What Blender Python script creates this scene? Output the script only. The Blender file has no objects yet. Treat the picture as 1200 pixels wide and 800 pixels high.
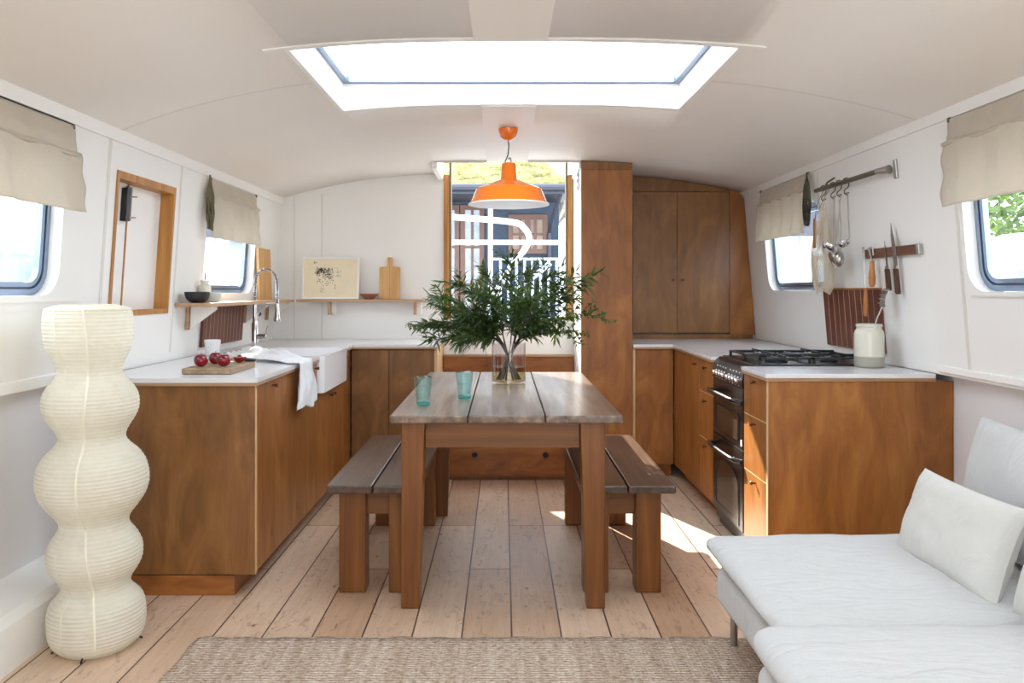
import bpy, bmesh, math, random
from mathutils import Vector, Matrix, noise
from mathutils.geometry import tessellate_polygon
PI = math.pi
S = bpy.context.scene
COL = S.collection
S.view_settings.view_transform = 'Standard'
S.view_settings.look = 'None'
S.view_settings.gamma = 1.0
S.view_settings.use_curve_mapping = False
S.view_settings.exposure = EXPOSURE = 0.0

# ------------------------------------------------------------ materials
def nodes(name):
    m = bpy.data.materials.new(name)
    m.use_nodes = True
    nt = m.node_tree
    return m, nt, nt.nodes['Principled BSDF'], nt.nodes['Material Output']

def lin(c):
    return tuple(((v / 255) / 12.92 if v / 255 <= .04045 else ((v / 255 + .055) / 1.055) ** 2.4) for v in c) + (1,)

def setp(b, rough=.5, metal=0, spec=.5, trans=0, coat=0, sheen=0):
    b.inputs['Roughness'].default_value = rough
    b.inputs['Metallic'].default_value = metal
    b.inputs['Specular IOR Level'].default_value = spec
    b.inputs['Transmission Weight'].default_value = trans
    b.inputs['Coat Weight'].default_value = coat
    b.inputs['Coat Roughness'].default_value = .03 if rough < .25 else .2
    b.inputs['Sheen Weight'].default_value = sheen

def coords(nt, scale=(1, 1, 1), loc=(0, 0, 0), rot=(0, 0, 0)):
    tc = nt.nodes.new('ShaderNodeTexCoord')
    mp = nt.nodes.new('ShaderNodeMapping')
    mp.inputs['Scale'].default_value = scale
    mp.inputs['Location'].default_value = loc
    mp.inputs['Rotation'].default_value = rot
    nt.links.new(tc.outputs['Object'], mp.inputs['Vector'])
    return mp.outputs['Vector']

def noise_n(nt, vec, scale=5, detail=4, rough=.6, dist=0):
    n = nt.nodes.new('ShaderNodeTexNoise')
    n.inputs['Scale'].default_value = scale
    n.inputs['Detail'].default_value = detail
    n.inputs['Roughness'].default_value = rough
    n.inputs['Distortion'].default_value = dist
    nt.links.new(vec, n.inputs['Vector'])
    return n.outputs['Fac']

def ramp(nt, fac, stops):
    r = nt.nodes.new('ShaderNodeValToRGB')
    e = r.color_ramp.elements
    while len(e) < len(stops):
        e.new(.5)
    for i, (p, c) in enumerate(stops):
        e[i].position = p
        e[i].color = c if len(c) == 4 else lin(c)
    nt.links.new(fac, r.inputs['Fac'])
    return r.outputs['Color']

def mix(nt, a, b, fac, mode='MIX'):
    m = nt.nodes.new('ShaderNodeMix')
    m.data_type = 'RGBA'
    m.blend_type = mode
    for s, v in ((m.inputs['Factor'], fac), (m.inputs['A'], a), (m.inputs['B'], b)):
        if hasattr(v, 'is_linked') or hasattr(v, 'links'):
            nt.links.new(v, s)
        else:
            s.default_value = v
    return m.outputs['Result']

def bump(nt, b, h, strength=.2, dist=.002):
    n = nt.nodes.new('ShaderNodeBump')
    n.inputs['Strength'].default_value = strength
    n.inputs['Distance'].default_value = dist
    nt.links.new(h, n.inputs['Height'])
    nt.links.new(n.outputs['Normal'], b.inputs['Normal'])

def plain(name, c, rough=.5, metal=0, spec=.5, coat=0, var=.06, vs=6, sheen=0, bmp=0, bs=60):
    m, nt, b, o = nodes(name)
    setp(b, rough, metal, spec, coat=coat, sheen=sheen)
    v = coords(nt)
    f = noise_n(nt, v, vs, 3)
    c = lin(c)
    d = tuple(x * (1 - var) for x in c[:3]) + (1,)
    u = tuple(min(1, x * (1 + var)) for x in c[:3]) + (1,)
    nt.links.new(ramp(nt, f, [(.3, d), (.7, u)]), b.inputs['Base Color'])
    if bmp:
        bump(nt, b, noise_n(nt, v, bs, 3), bmp, .003)
    return m

def wood(name, dark, mid, light, axis='z', rough=.45, sc=1.0, knots=True, coat=0, bl=.5, spec=.4, bmp=.15):
    m, nt, b, o = nodes(name)
    setp(b, rough, spec=spec, coat=coat)
    st = {'x': (1.2, 22, 22), 'y': (22, 1.2, 22), 'z': (22, 22, 1.2)}[axis]
    v = coords(nt, tuple(s * sc for s in st))
    f = noise_n(nt, v, 1.6, 6, .62, .35)
    c = ramp(nt, f, [(.25, dark), (.5, mid), (.78, light)])
    st2 = {'x': (.8, 3, 3), 'y': (3, .8, 3), 'z': (3, 3, .8)}[axis]
    v2 = coords(nt, tuple(s * sc for s in st2), (3.1, 1.7, .3))
    g = noise_n(nt, v2, 1.5, 4, .6, .8)
    blot = ramp(nt, g, [(.3, (.62, .58, .55, 1)), (.65, (1.0, 1.0, 1.0, 1))])
    c = mix(nt, c, blot, bl, 'MULTIPLY')
    if knots:
        vk = nt.nodes.new('ShaderNodeTexVoronoi')
        vk.inputs['Scale'].default_value = 3.2 * sc
        nt.links.new(coords(nt, (1, 1, .8), (.3, .9, .2)), vk.inputs['Vector'])
        k = ramp(nt, vk.outputs['Distance'], [(.035, (.25, .2, .18, 1)), (.085, (1, 1, 1, 1))])
        c = mix(nt, c, k, .75, 'MULTIPLY')
    nt.links.new(c, b.inputs['Base Color'])
    bump(nt, b, f, bmp, .0015)
    return m

def edge_fac(nt, amount):
    """reflectance that rises toward grazing view, the same on both faces"""
    lw = nt.nodes.new('ShaderNodeLayerWeight'); lw.inputs['Blend'].default_value = .5
    pw = nt.nodes.new('ShaderNodeMath'); pw.operation = 'POWER'; pw.inputs[1].default_value = 4
    nt.links.new(lw.outputs['Facing'], pw.inputs[0])
    ml = nt.nodes.new('ShaderNodeMath'); ml.operation = 'MULTIPLY_ADD'; ml.inputs[1].default_value = amount * 5; ml.inputs[2].default_value = amount * .4
    nt.links.new(pw.outputs[0], ml.inputs[0])
    return ml.outputs[0]

def ply(name, dark, mid, light, axis='z'):
    """flat-cut stained plywood: soft cloudy figure, fine pores, a few dark marks"""
    m, nt, b, o = nodes(name)
    setp(b, .42, spec=.4, coat=.12)
    b.inputs['Coat Roughness'].default_value = .3
    k = (lambda a, l: (l, a, a)) if axis == 'x' else (lambda a, l: (a, a, l))
    cloud = noise_n(nt, coords(nt, k(5, 1.6)), 1.3, 5, .6, 1.4)
    c = ramp(nt, cloud, [(.28, dark), (.5, mid), (.72, light)])
    pores = noise_n(nt, coords(nt, k(90, 5)), 1.5, 4, .7)
    c = mix(nt, c, ramp(nt, pores, [(.3, (.80, .77, .74, 1)), (.6, (1, 1, 1, 1))]), .55, 'MULTIPLY')
    fig = nt.nodes.new('ShaderNodeTexWave'); fig.bands_direction = 'Z' if axis == 'x' else 'X'
    fig.inputs['Scale'].default_value = 2.2; fig.inputs['Distortion'].default_value = 9
    fig.inputs['Detail'].default_value = 3; fig.inputs['Detail Scale'].default_value = 1.2
    nt.links.new(coords(nt, k(1.5, .35)), fig.inputs['Vector'])
    c = mix(nt, c, ramp(nt, fig.outputs['Fac'], [(0, (.86, .83, .80, 1)), (.5, (1, 1, 1, 1))]), .45, 'MULTIPLY')
    kn = nt.nodes.new('ShaderNodeTexVoronoi'); kn.inputs['Scale'].default_value = 3.4
    nt.links.new(coords(nt, (1, 1, .7), (.4, .2, .9)), kn.inputs['Vector'])
    c = mix(nt, c, ramp(nt, kn.outputs['Distance'], [(.03, (.35, .28, .24, 1)), (.075, (1, 1, 1, 1))]), .55, 'MULTIPLY')
    nt.links.new(c, b.inputs['Base Color'])
    bump(nt, b, pores, .08, .001)
    return m

def glassy(name, tint=(1, 1, 1), gloss=.06, rough=.02):
    """thin clear sheet: lets light through, mirrors a little at a grazing angle"""
    m, nt, b, o = nodes(name)
    nt.nodes.remove(b)
    t = nt.nodes.new('ShaderNodeBsdfTransparent')
    t.inputs['Color'].default_value = tuple(tint) + (1,)
    g = nt.nodes.new('ShaderNodeBsdfGlossy')
    g.inputs['Roughness'].default_value = rough
    mx = nt.nodes.new('ShaderNodeMixShader')
    nt.links.new(edge_fac(nt, gloss), mx.inputs['Fac'])
    nt.links.new(t.outputs[0], mx.inputs[1])
    nt.links.new(g.outputs[0], mx.inputs[2])
    nt.links.new(mx.outputs[0], o.inputs['Surface'])
    return m

def cloth(name, c, transl=.3, var=.05, weave=260, rough=.9, bmp=.3, c2=None, crease=0):
    m, nt, b, o = nodes(name)
    setp(b, rough, spec=.15, sheen=.15)
    v = coords(nt)
    f = noise_n(nt, v, 9, 4)
    c = lin(c)
    c2 = lin(c2) if c2 else tuple(x * (1 - var * 2) for x in c[:3]) + (1,)
    w = noise_n(nt, v, weave, 2)
    base = mix(nt, ramp(nt, f, [(.35, c2), (.65, c)]), ramp(nt, w, [(.3, (.86, .86, .86, 1)), (.7, (1, 1, 1, 1))]), .6, 'MULTIPLY')
    nt.links.new(base, b.inputs['Base Color'])
    if crease:
        cr = noise_n(nt, coords(nt, (3, 9, 5), (0, 0, 0), (.2, .1, .5)), 1.6, 5, .55, 1.5)
        n1 = nt.nodes.new('ShaderNodeBump'); n1.inputs['Strength'].default_value = crease; n1.inputs['Distance'].default_value = .02
        nt.links.new(cr, n1.inputs['Height'])
        n2 = nt.nodes.new('ShaderNodeBump'); n2.inputs['Strength'].default_value = bmp; n2.inputs['Distance'].default_value = .001
        nt.links.new(w, n2.inputs['Height']); nt.links.new(n1.outputs['Normal'], n2.inputs['Normal'])
        nt.links.new(n2.outputs['Normal'], b.inputs['Normal'])
    else:
        bump(nt, b, w, bmp, .001)
    if transl:
        t = nt.nodes.new('ShaderNodeBsdfTranslucent')
        nt.links.new(base, t.inputs['Color'])
        mx = nt.nodes.new('ShaderNodeMixShader')
        mx.inputs['Fac'].default_value = transl
        nt.links.new(b.outputs[0], mx.inputs[1])
        nt.links.new(t.outputs[0], mx.inputs[2])
        nt.links.new(mx.outputs[0], o.inputs['Surface'])
    return m

M = {}
M['wall'] = plain('white_wall_paint', (238, 237, 234), .55, var=.012, vs=2, bmp=.05, bs=30)
M['hull'] = plain('hull_lining_paint', (226, 226, 228), .5, var=.02, vs=2)
M['ceil'] = plain('ceiling_paint', (236, 232, 226), .5, var=.012, vs=1.5)
M['trim'] = plain('trim_paint', (240, 239, 236), .4, var=.01)
M['seam'] = plain('seam_strip_paint', (220, 217, 210), .5, var=.02)
M['darkline'] = plain('dark_line', (70, 62, 55), .5)
M['ply'] = ply('stained_ply_vertical', (124, 75, 30), (152, 95, 42), (174, 116, 56))
M['ply_shade'] = ply('stained_ply_dark_shade', (108, 69, 34), (132, 88, 45), (152, 107, 60))  # darker ply copy; its colour carries shade on the left panel and corner door
M['plyh'] = ply('stained_ply_horizontal', (114, 66, 27), (150, 91, 41), (174, 113, 56), 'x')
M['edge'] = wood('pale_ply_edge', (196, 160, 112), (214, 180, 134), (226, 196, 154), 'z', .5, 1, False)
M['edged'] = wood('worktop_edge_wood', (150, 116, 84), (176, 140, 106), (192, 158, 124), 'x', .5, 1, False)
M['knob'] = plain('dark_wood_knob', (92, 48, 28), .4, var=.15)
M['leg'] = wood('waxed_pine_leg', (84, 46, 17), (126, 76, 31), (152, 98, 46), 'z', .4, .5, coat=.1, bl=.45)
M['legx'] = wood('waxed_pine_apron', (82, 46, 18), (120, 73, 32), (144, 92, 44), 'x', .4, .5, coat=.1, bl=.45)
M['legy'] = wood('waxed_pine_rail', (90, 50, 24), (128, 76, 38), (150, 92, 50), 'y', .42, .8, bl=.6)
M['top'] = wood('weathered_table_board', (46, 32, 24), (80, 58, 44), (116, 90, 72), 'y', .30, .9, coat=.4, bl=.6, spec=.55)
M['ttop'] = wood('scrubbed_table_board', (58, 42, 34), (116, 94, 78), (160, 140, 122), 'y', .30, .8, coat=.35, bl=.75, spec=.55, bmp=.3)
M['light'] = wood('light_oak_board', (190, 142, 86), (212, 166, 108), (224, 184, 130), 'z', .5, .9, False, bl=.25)
M['lighty'] = wood('light_shelf_wood', (168, 132, 98), (190, 154, 120), (206, 172, 140), 'y', .5, .9, False, bl=.3)
M['lightx'] = wood('light_shelf_wood_back', (168, 132, 98), (190, 154, 120), (206, 172, 140), 'x', .5, .9, False, bl=.3)
M['ochre'] = wood('ochre_pine_frame', (150, 96, 40), (186, 130, 66), (206, 154, 90), 'z', .5, .9, False, bl=.4)
M['maroon'] = wood('red_brown_hardwood', (84, 42, 33), (112, 62, 51), (134, 82, 68), 'z', .45, 1, False, bl=.3)
M['darkhandle'] = wood('dark_knife_handle', (52, 32, 24), (80, 52, 38), (100, 68, 50), 'z', .4, 1, False, bl=.3)
M['walnut'] = wood('walnut_bar', (84, 50, 34), (118, 76, 54), (138, 94, 70), 'y', .4, 1, False, bl=.3)
M['handle'] = wood('turned_handle_wood', (150, 92, 46), (184, 122, 68), (204, 146, 92), 'z', .45, 1, False, bl=.3)
M['worktop'] = plain('white_stone_worktop', (222, 221, 223), .22, var=.015, vs=4, coat=.2)
M['ceramic'] = plain('glazed_ceramic', (240, 240, 242), .12, var=.01, coat=.4)
M['chrome'] = plain('chrome', (215, 215, 218), .12, metal=1, var=.02)
M['steel'] = plain('brushed_steel', (180, 178, 172), .28, metal=1, var=.06)
M['galv'] = plain('weathered_pipe', (118, 106, 90), .45, metal=.7, var=.15)
M['alu'] = plain('window_frame_metal', (140, 156, 178), .3, metal=.75, var=.05)
M['aluin'] = plain('window_seal_dark', (70, 88, 110), .5, var=.05)
M['black'] = plain('black_enamel', (17, 15, 14), .3, var=.1, coat=.25)
M['oven_glass'] = plain('oven_door_glass', (58, 48, 40), .22, var=.1, coat=.3, spec=.4)
M['iron'] = plain('cast_iron', (26, 26, 28), .5, var=.2)
M['rubber'] = plain('black_bracket', (30, 30, 32), .5)
M['stoneware'] = plain('cream_stoneware', (210, 207, 192), .3, var=.03, coat=.3)
M['stonegrey'] = plain('grey_stoneware_base', (160, 158, 146), .5, var=.04)
M['blackbowl'] = plain('matte_black_bowl', (34, 36, 40), .5)
M['sage'] = plain('pale_sage_glaze', (196, 202, 190), .35)
M['terra'] = plain('terracotta_bowl', (150, 92, 70), .6)
M['orange'] = plain('orange_enamel', (234, 116, 18), .14, var=.015, coat=.6)
M['enamel_in'] = plain('white_enamel_inside', (236, 232, 224), .35)
M['bulb'] = plain('opal_bulb', (244, 240, 232), .2)
M['cord'] = plain('lamp_cord', (66, 58, 54), .6)
M['blind'] = cloth('linen_blind', (226, 217, 202), .35, .02, 300)
M['blinddark'] = cloth('linen_cord', (128, 122, 96), .1, .2, 120, c2=(84, 80, 60))
M['blindblack'] = cloth('charcoal_stripe_cord', (104, 96, 84), .1, .2, 120, c2=(52, 48, 44))
M['linen'] = cloth('white_linen', (240, 240, 242), .15, .02, 300)
M['sofa'] = cloth('grey_white_sofa_cover', (206, 206, 205), 0, .015, 500, bmp=.35, crease=.5)
M['pillow'] = cloth('off_white_pillow_cover', (214, 212, 206), 0, .02, 500, bmp=.35, crease=.35)
M['net'] = cloth('cotton_net', (242, 232, 212), .2, .05, 200)
M['leaf'] = None
M['stem'] = plain('leaf_stem', (58, 50, 32), .6, var=.2)
M['glass'] = glassy('clear_pane', (.97, .985, .99), .06)
M['vase'] = glassy('vase_glass', (.95, .93, .94), .13)
M['teal'] = glassy('teal_tumbler_glass', (.84, .95, .945), .12)
M['tealbase'] = glassy('teal_thick_glass', (.35, .80, .78), .15)
M['plumskin'] = plain('plum_skin', (120, 8, 22), .2, var=.45, vs=18, coat=.3)
M['plumflesh'] = plain('plum_flesh', (226, 150, 110), .4)
M['pit'] = plain('plum_pit', (60, 24, 20), .6)
M['concrete'] = plain('quay_paving', (190, 186, 178), .8, var=.1, vs=3)
M['boatwhite'] = plain('boat_white_paint', (178, 184, 192), .4, var=.02)
M['pinkwood'] = plain('pinkish_window_wood', (100, 72, 60), .6, var=.08)
M['whiteout'] = plain('white_outdoor_paint', (178, 183, 192), .4, var=.02)
M['paneout'] = plain('house_window_glass', (120, 130, 140), .08, var=.3, vs=3, coat=1)
M['curtainout'] = cloth('pale_curtain', (170, 150, 138), .1, .1, 60)
M['gutter'] = plain('dark_gutter', (52, 54, 66), .5)
M['ink'] = plain('black_ink', (40, 36, 32), .8, var=.3, vs=40)
M['paper_art'] = plain('cream_art_paper', (232, 218, 188), .8, var=.03, vs=12)
M['label'] = plain('white_sticker', (225, 225, 225), .6)

def m_leaf():
    m, nt, b, o = nodes('glossy_green_leaf')
    setp(b, .35, spec=.5)
    f = noise_n(nt, coords(nt), 14, 3)
    c = ramp(nt, f, [(.3, (20, 38, 22)), (.5, (40, 66, 34)), (.72, (84, 110, 54))])
    nt.links.new(c, b.inputs['Base Color'])
    t = nt.nodes.new('ShaderNodeBsdfTranslucent')
    t.inputs['Color'].default_value = lin((130, 160, 50))
    mx = nt.nodes.new('ShaderNodeMixShader')
    mx.inputs['Fac'].default_value = .22
    nt.links.new(b.outputs[0], mx.inputs[1]); nt.links.new(t.outputs[0], mx.inputs[2])
    nt.links.new(mx.outputs[0], o.inputs['Surface'])
    return m
M['leaf'] = m_leaf()

def m_water():
    m, nt, b, o = nodes('yellowish_vase_water')
    nt.nodes.remove(b)
    t = nt.nodes.new('ShaderNodeBsdfTransparent'); t.inputs['Color'].default_value = (.86, .80, .55, 1)
    g = nt.nodes.new('ShaderNodeBsdfGlossy'); g.inputs['Roughness'].default_value = .03
    mx = nt.nodes.new('ShaderNodeMixShader')
    nt.links.new(edge_fac(nt, .08), mx.inputs['Fac'])
    nt.links.new(t.outputs[0], mx.inputs[1]); nt.links.new(g.outputs[0], mx.inputs[2])
    nt.links.new(mx.outputs[0], o.inputs['Surface'])
    return m
M['water'] = m_water()

def m_paper():
    m, nt, b, o = nodes('lantern_paper')
    setp(b, .8, spec=.2)
    v = coords(nt, (1, 1, 1))
    f = noise_n(nt, v, 30, 4)
    c = ramp(nt, f, [(.3, (236, 231, 214)), (.7, (243, 240, 226))])
    nt.links.new(c, b.inputs['Base Color'])
    t = nt.nodes.new('ShaderNodeBsdfTranslucent'); nt.links.new(c, t.inputs['Color'])
    mx = nt.nodes.new('ShaderNodeMixShader'); mx.inputs['Fac'].default_value = .35
    nt.links.new(b.outputs[0], mx.inputs[1]); nt.links.new(t.outputs[0], mx.inputs[2])
    nt.links.new(mx.outputs[0], o.inputs['Surface'])
    return m
M['paper'] = m_paper()
M['tape'] = plain('lantern_tape', (236, 231, 212), .8, var=.05)

def m_floor():
    m, nt, b, o = nodes('pine_floorboards')
    setp(b, .42, spec=.4)
    # long boards run away from the camera: brick rows along x
    vec = coords(nt, (1, 1, 1), (0, 0, 0))
    sep = nt.nodes.new('ShaderNodeSeparateXYZ'); nt.links.new(vec, sep.inputs[0])
    cmb = nt.nodes.new('ShaderNodeCombineXYZ')
    ax = nt.nodes.new('ShaderNodeMath'); ax.operation = 'ADD'; ax.inputs[1].default_value = .183 * 40 - .03
    nt.links.new(sep.outputs['X'], ax.inputs[0])
    ay = nt.nodes.new('ShaderNodeMath'); ay.operation = 'ADD'; ay.inputs[1].default_value = 20.35
    nt.links.new(sep.outputs['Y'], ay.inputs[0])
    nt.links.new(ay.outputs[0], cmb.inputs['X']); nt.links.new(ax.outputs[0], cmb.inputs['Y'])
    br = nt.nodes.new('ShaderNodeTexBrick')
    br.offset = .37; br.offset_frequency = 3; br.squash = 1
    br.inputs['Scale'].default_value = 1
    br.inputs['Brick Width'].default_value = 1.75
    br.inputs['Row Height'].default_value = .183
    br.inputs['Mortar Size'].default_value = .0034
    br.inputs['Mortar Smooth'].default_value = .15
    br.inputs['Bias'].default_value = 0
    br.inputs['Color1'].default_value = (0, 0, 0, 1)
    br.inputs['Color2'].default_value = (1, 1, 1, 1)
    br.inputs['Mortar'].default_value = (.5, .5, .5, 1)
    nt.links.new(cmb.outputs[0], br.inputs['Vector'])
    plank = ramp(nt, br.outputs['Color'], [(0, (190, 156, 128)), (.5, (222, 198, 174)), (1, (206, 176, 150))])
    # shift the grain from board to board
    mv = nt.nodes.new('ShaderNodeVectorMath'); mv.operation = 'MULTIPLY_ADD'
    nt.links.new(br.outputs['Color'], mv.inputs[0]); mv.inputs[1].default_value = (7, 5, 3)
    nt.links.new(vec, mv.inputs[2])
    mp = nt.nodes.new('ShaderNodeMapping'); mp.inputs['Scale'].default_value = (26, 1.5, 1)
    nt.links.new(mv.outputs[0], mp.inputs['Vector'])
    g = noise_n(nt, mp.outputs['Vector'], 1.8, 6, .65, .5)
    grain = ramp(nt, g, [(.28, (.74, .68, .62, 1)), (.6, (1, 1, 1, 1))])
    c = mix(nt, plank, grain, .55, 'MULTIPLY')
    mp2 = nt.nodes.new('ShaderNodeMapping'); mp2.inputs['Scale'].default_value = (1, .55, 1)
    nt.links.new(mv.outputs[0], mp2.inputs['Vector'])
    vk = nt.nodes.new('ShaderNodeTexVoronoi'); vk.inputs['Scale'].default_value = 7
    nt.links.new(mp2.outputs['Vector'], vk.inputs['Vector'])
    k = ramp(nt, vk.outputs['Distance'], [(.03, (.30, .2, .15, 1)), (.065, (1, 1, 1, 1))])
    c = mix(nt, c, k, .85, 'MULTIPLY')
    # worn scuffs
    mp3 = nt.nodes.new('ShaderNodeMapping'); mp3.inputs['Scale'].default_value = (9, 3, 1)
    nt.links.new(vec, mp3.inputs['Vector'])
    sc = noise_n(nt, mp3.outputs['Vector'], 2.2, 7, .75, 1.2)
    scf = ramp(nt, sc, [(.55, (1, 1, 1, 1)), (.63, (.50, .40, .34, 1))])
    c = mix(nt, c, scf, .6, 'MULTIPLY')
    mp4 = nt.nodes.new('ShaderNodeMapping'); mp4.inputs['Scale'].default_value = (.9, .5, 1)
    nt.links.new(vec, mp4.inputs['Vector'])
    wear = noise_n(nt, mp4.outputs['Vector'], 1.6, 5, .7, .6)
    c = mix(nt, c, ramp(nt, wear, [(.35, (.84, .78, .72, 1)), (.6, (1, 1, 1, 1))]), .6, 'MULTIPLY')
    mp5 = nt.nodes.new('ShaderNodeMapping'); mp5.inputs['Scale'].default_value = (60, 14, 1)
    nt.links.new(vec, mp5.inputs['Vector'])
    tick = noise_n(nt, mp5.outputs['Vector'], 1.2, 3, .6, 1)
    c = mix(nt, c, ramp(nt, tick, [(.66, (1, 1, 1, 1)), (.72, (.38, .28, .22, 1))]), .7, 'MULTIPLY')
    c = mix(nt, c, lin((84, 58, 42)), br.outputs['Fac'])
    nt.links.new(c, b.inputs['Base Color'])
    inv = nt.nodes.new('ShaderNodeMath'); inv.operation = 'MULTIPLY_ADD'
    nt.links.new(br.outputs['Fac'], inv.inputs[0]); inv.inputs[1].default_value = -2
    nt.links.new(g, inv.inputs[2])
    bump(nt, b, inv.outputs[0], .25, .002)
    return m
M['floor'] = m_floor()

def m_rug():
    m, nt, b, o = nodes('woven_jute')
    setp(b, .95, spec=.1)
    v = coords(nt)
    w1 = nt.nodes.new('ShaderNodeTexWave'); w1.bands_direction = 'Y'; w1.inputs['Scale'].default_value = 20
    w1.inputs['Distortion'].default_value = 2.5; w1.inputs['Detail'].default_value = 2; w1.inputs['Detail Scale'].default_value = 6
    w2 = nt.nodes.new('ShaderNodeTexWave'); w2.bands_direction = 'X'; w2.inputs['Scale'].default_value = 22
    w2.inputs['Distortion'].default_value = 2; w2.inputs['Detail Scale'].default_value = 5
    nt.links.new(v, w1.inputs['Vector']); nt.links.new(v, w2.inputs['Vector'])
    mp = nt.nodes.new('ShaderNodeMapping'); mp.inputs['Scale'].default_value = (40, 130, 1)
    nt.links.new(v, mp.inputs['Vector'])
    f = noise_n(nt, mp.outputs['Vector'], 1, 4, .7)
    mp2 = nt.nodes.new('ShaderNodeMapping'); mp2.inputs['Scale'].default_value = (30, 1.0, 1)
    nt.links.new(v, mp2.inputs['Vector'])
    st = noise_n(nt, mp2.outputs['Vector'], 1, 3, .7)
    c = ramp(nt, f, [(.28, (118, 94, 74)), (.42, (186, 162, 140)), (.56, (222, 204, 188)), (.75, (242, 232, 222))])
    c2 = ramp(nt, st, [(.35, (.72, .66, .6, 1)), (.6, (1.0, 1.0, 1.0, 1))])
    c = mix(nt, c, c2, .7, 'MULTIPLY')
    w = mix(nt, w1.outputs['Color'], w2.outputs['Color'], .5, 'MULTIPLY')
    c = mix(nt, c, ramp(nt, w, [(0, (.42, .37, .32, 1)), (.3, (1, 1, 1, 1))]), .7, 'MULTIPLY')
    nt.links.new(c, b.inputs['Base Color'])
    bump(nt, b, w, .9, .006)
    return m
M['rug'] = m_rug()

def m_moss():
    m, nt, b, o = nodes('mossy_roof_tiles')
    setp(b, .95, spec=.1)
    v = coords(nt)
    f = noise_n(nt, v, 4.5, 8, .85)
    c = ramp(nt, f, [(.34, (44, 42, 26)), (.45, (104, 100, 58)), (.55, (142, 137, 86)), (.7, (176, 172, 130))])
    nt.links.new(c, b.inputs['Base Color'])
    bump(nt, b, f, .8, .05)
    return m
M['moss'] = m_moss()

def m_clad():
    m, nt, b, o = nodes('navy_weatherboard')
    setp(b, .55)
    v = coords(nt)
    w = nt.nodes.new('ShaderNodeTexWave'); w.bands_direction = 'Z'; w.wave_profile = 'SAW'
    w.inputs['Scale'].default_value = 1.9
    nt.links.new(v, w.inputs['Vector'])
    c = ramp(nt, noise_n(nt, v, 3, 3), [(.3, (26, 42, 60)), (.7, (38, 58, 80))])
    nt.links.new(c, b.inputs['Base Color'])
    bump(nt, b, w.outputs['Fac'], .8, .04)
    return m
M['clad'] = m_clad()

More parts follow.
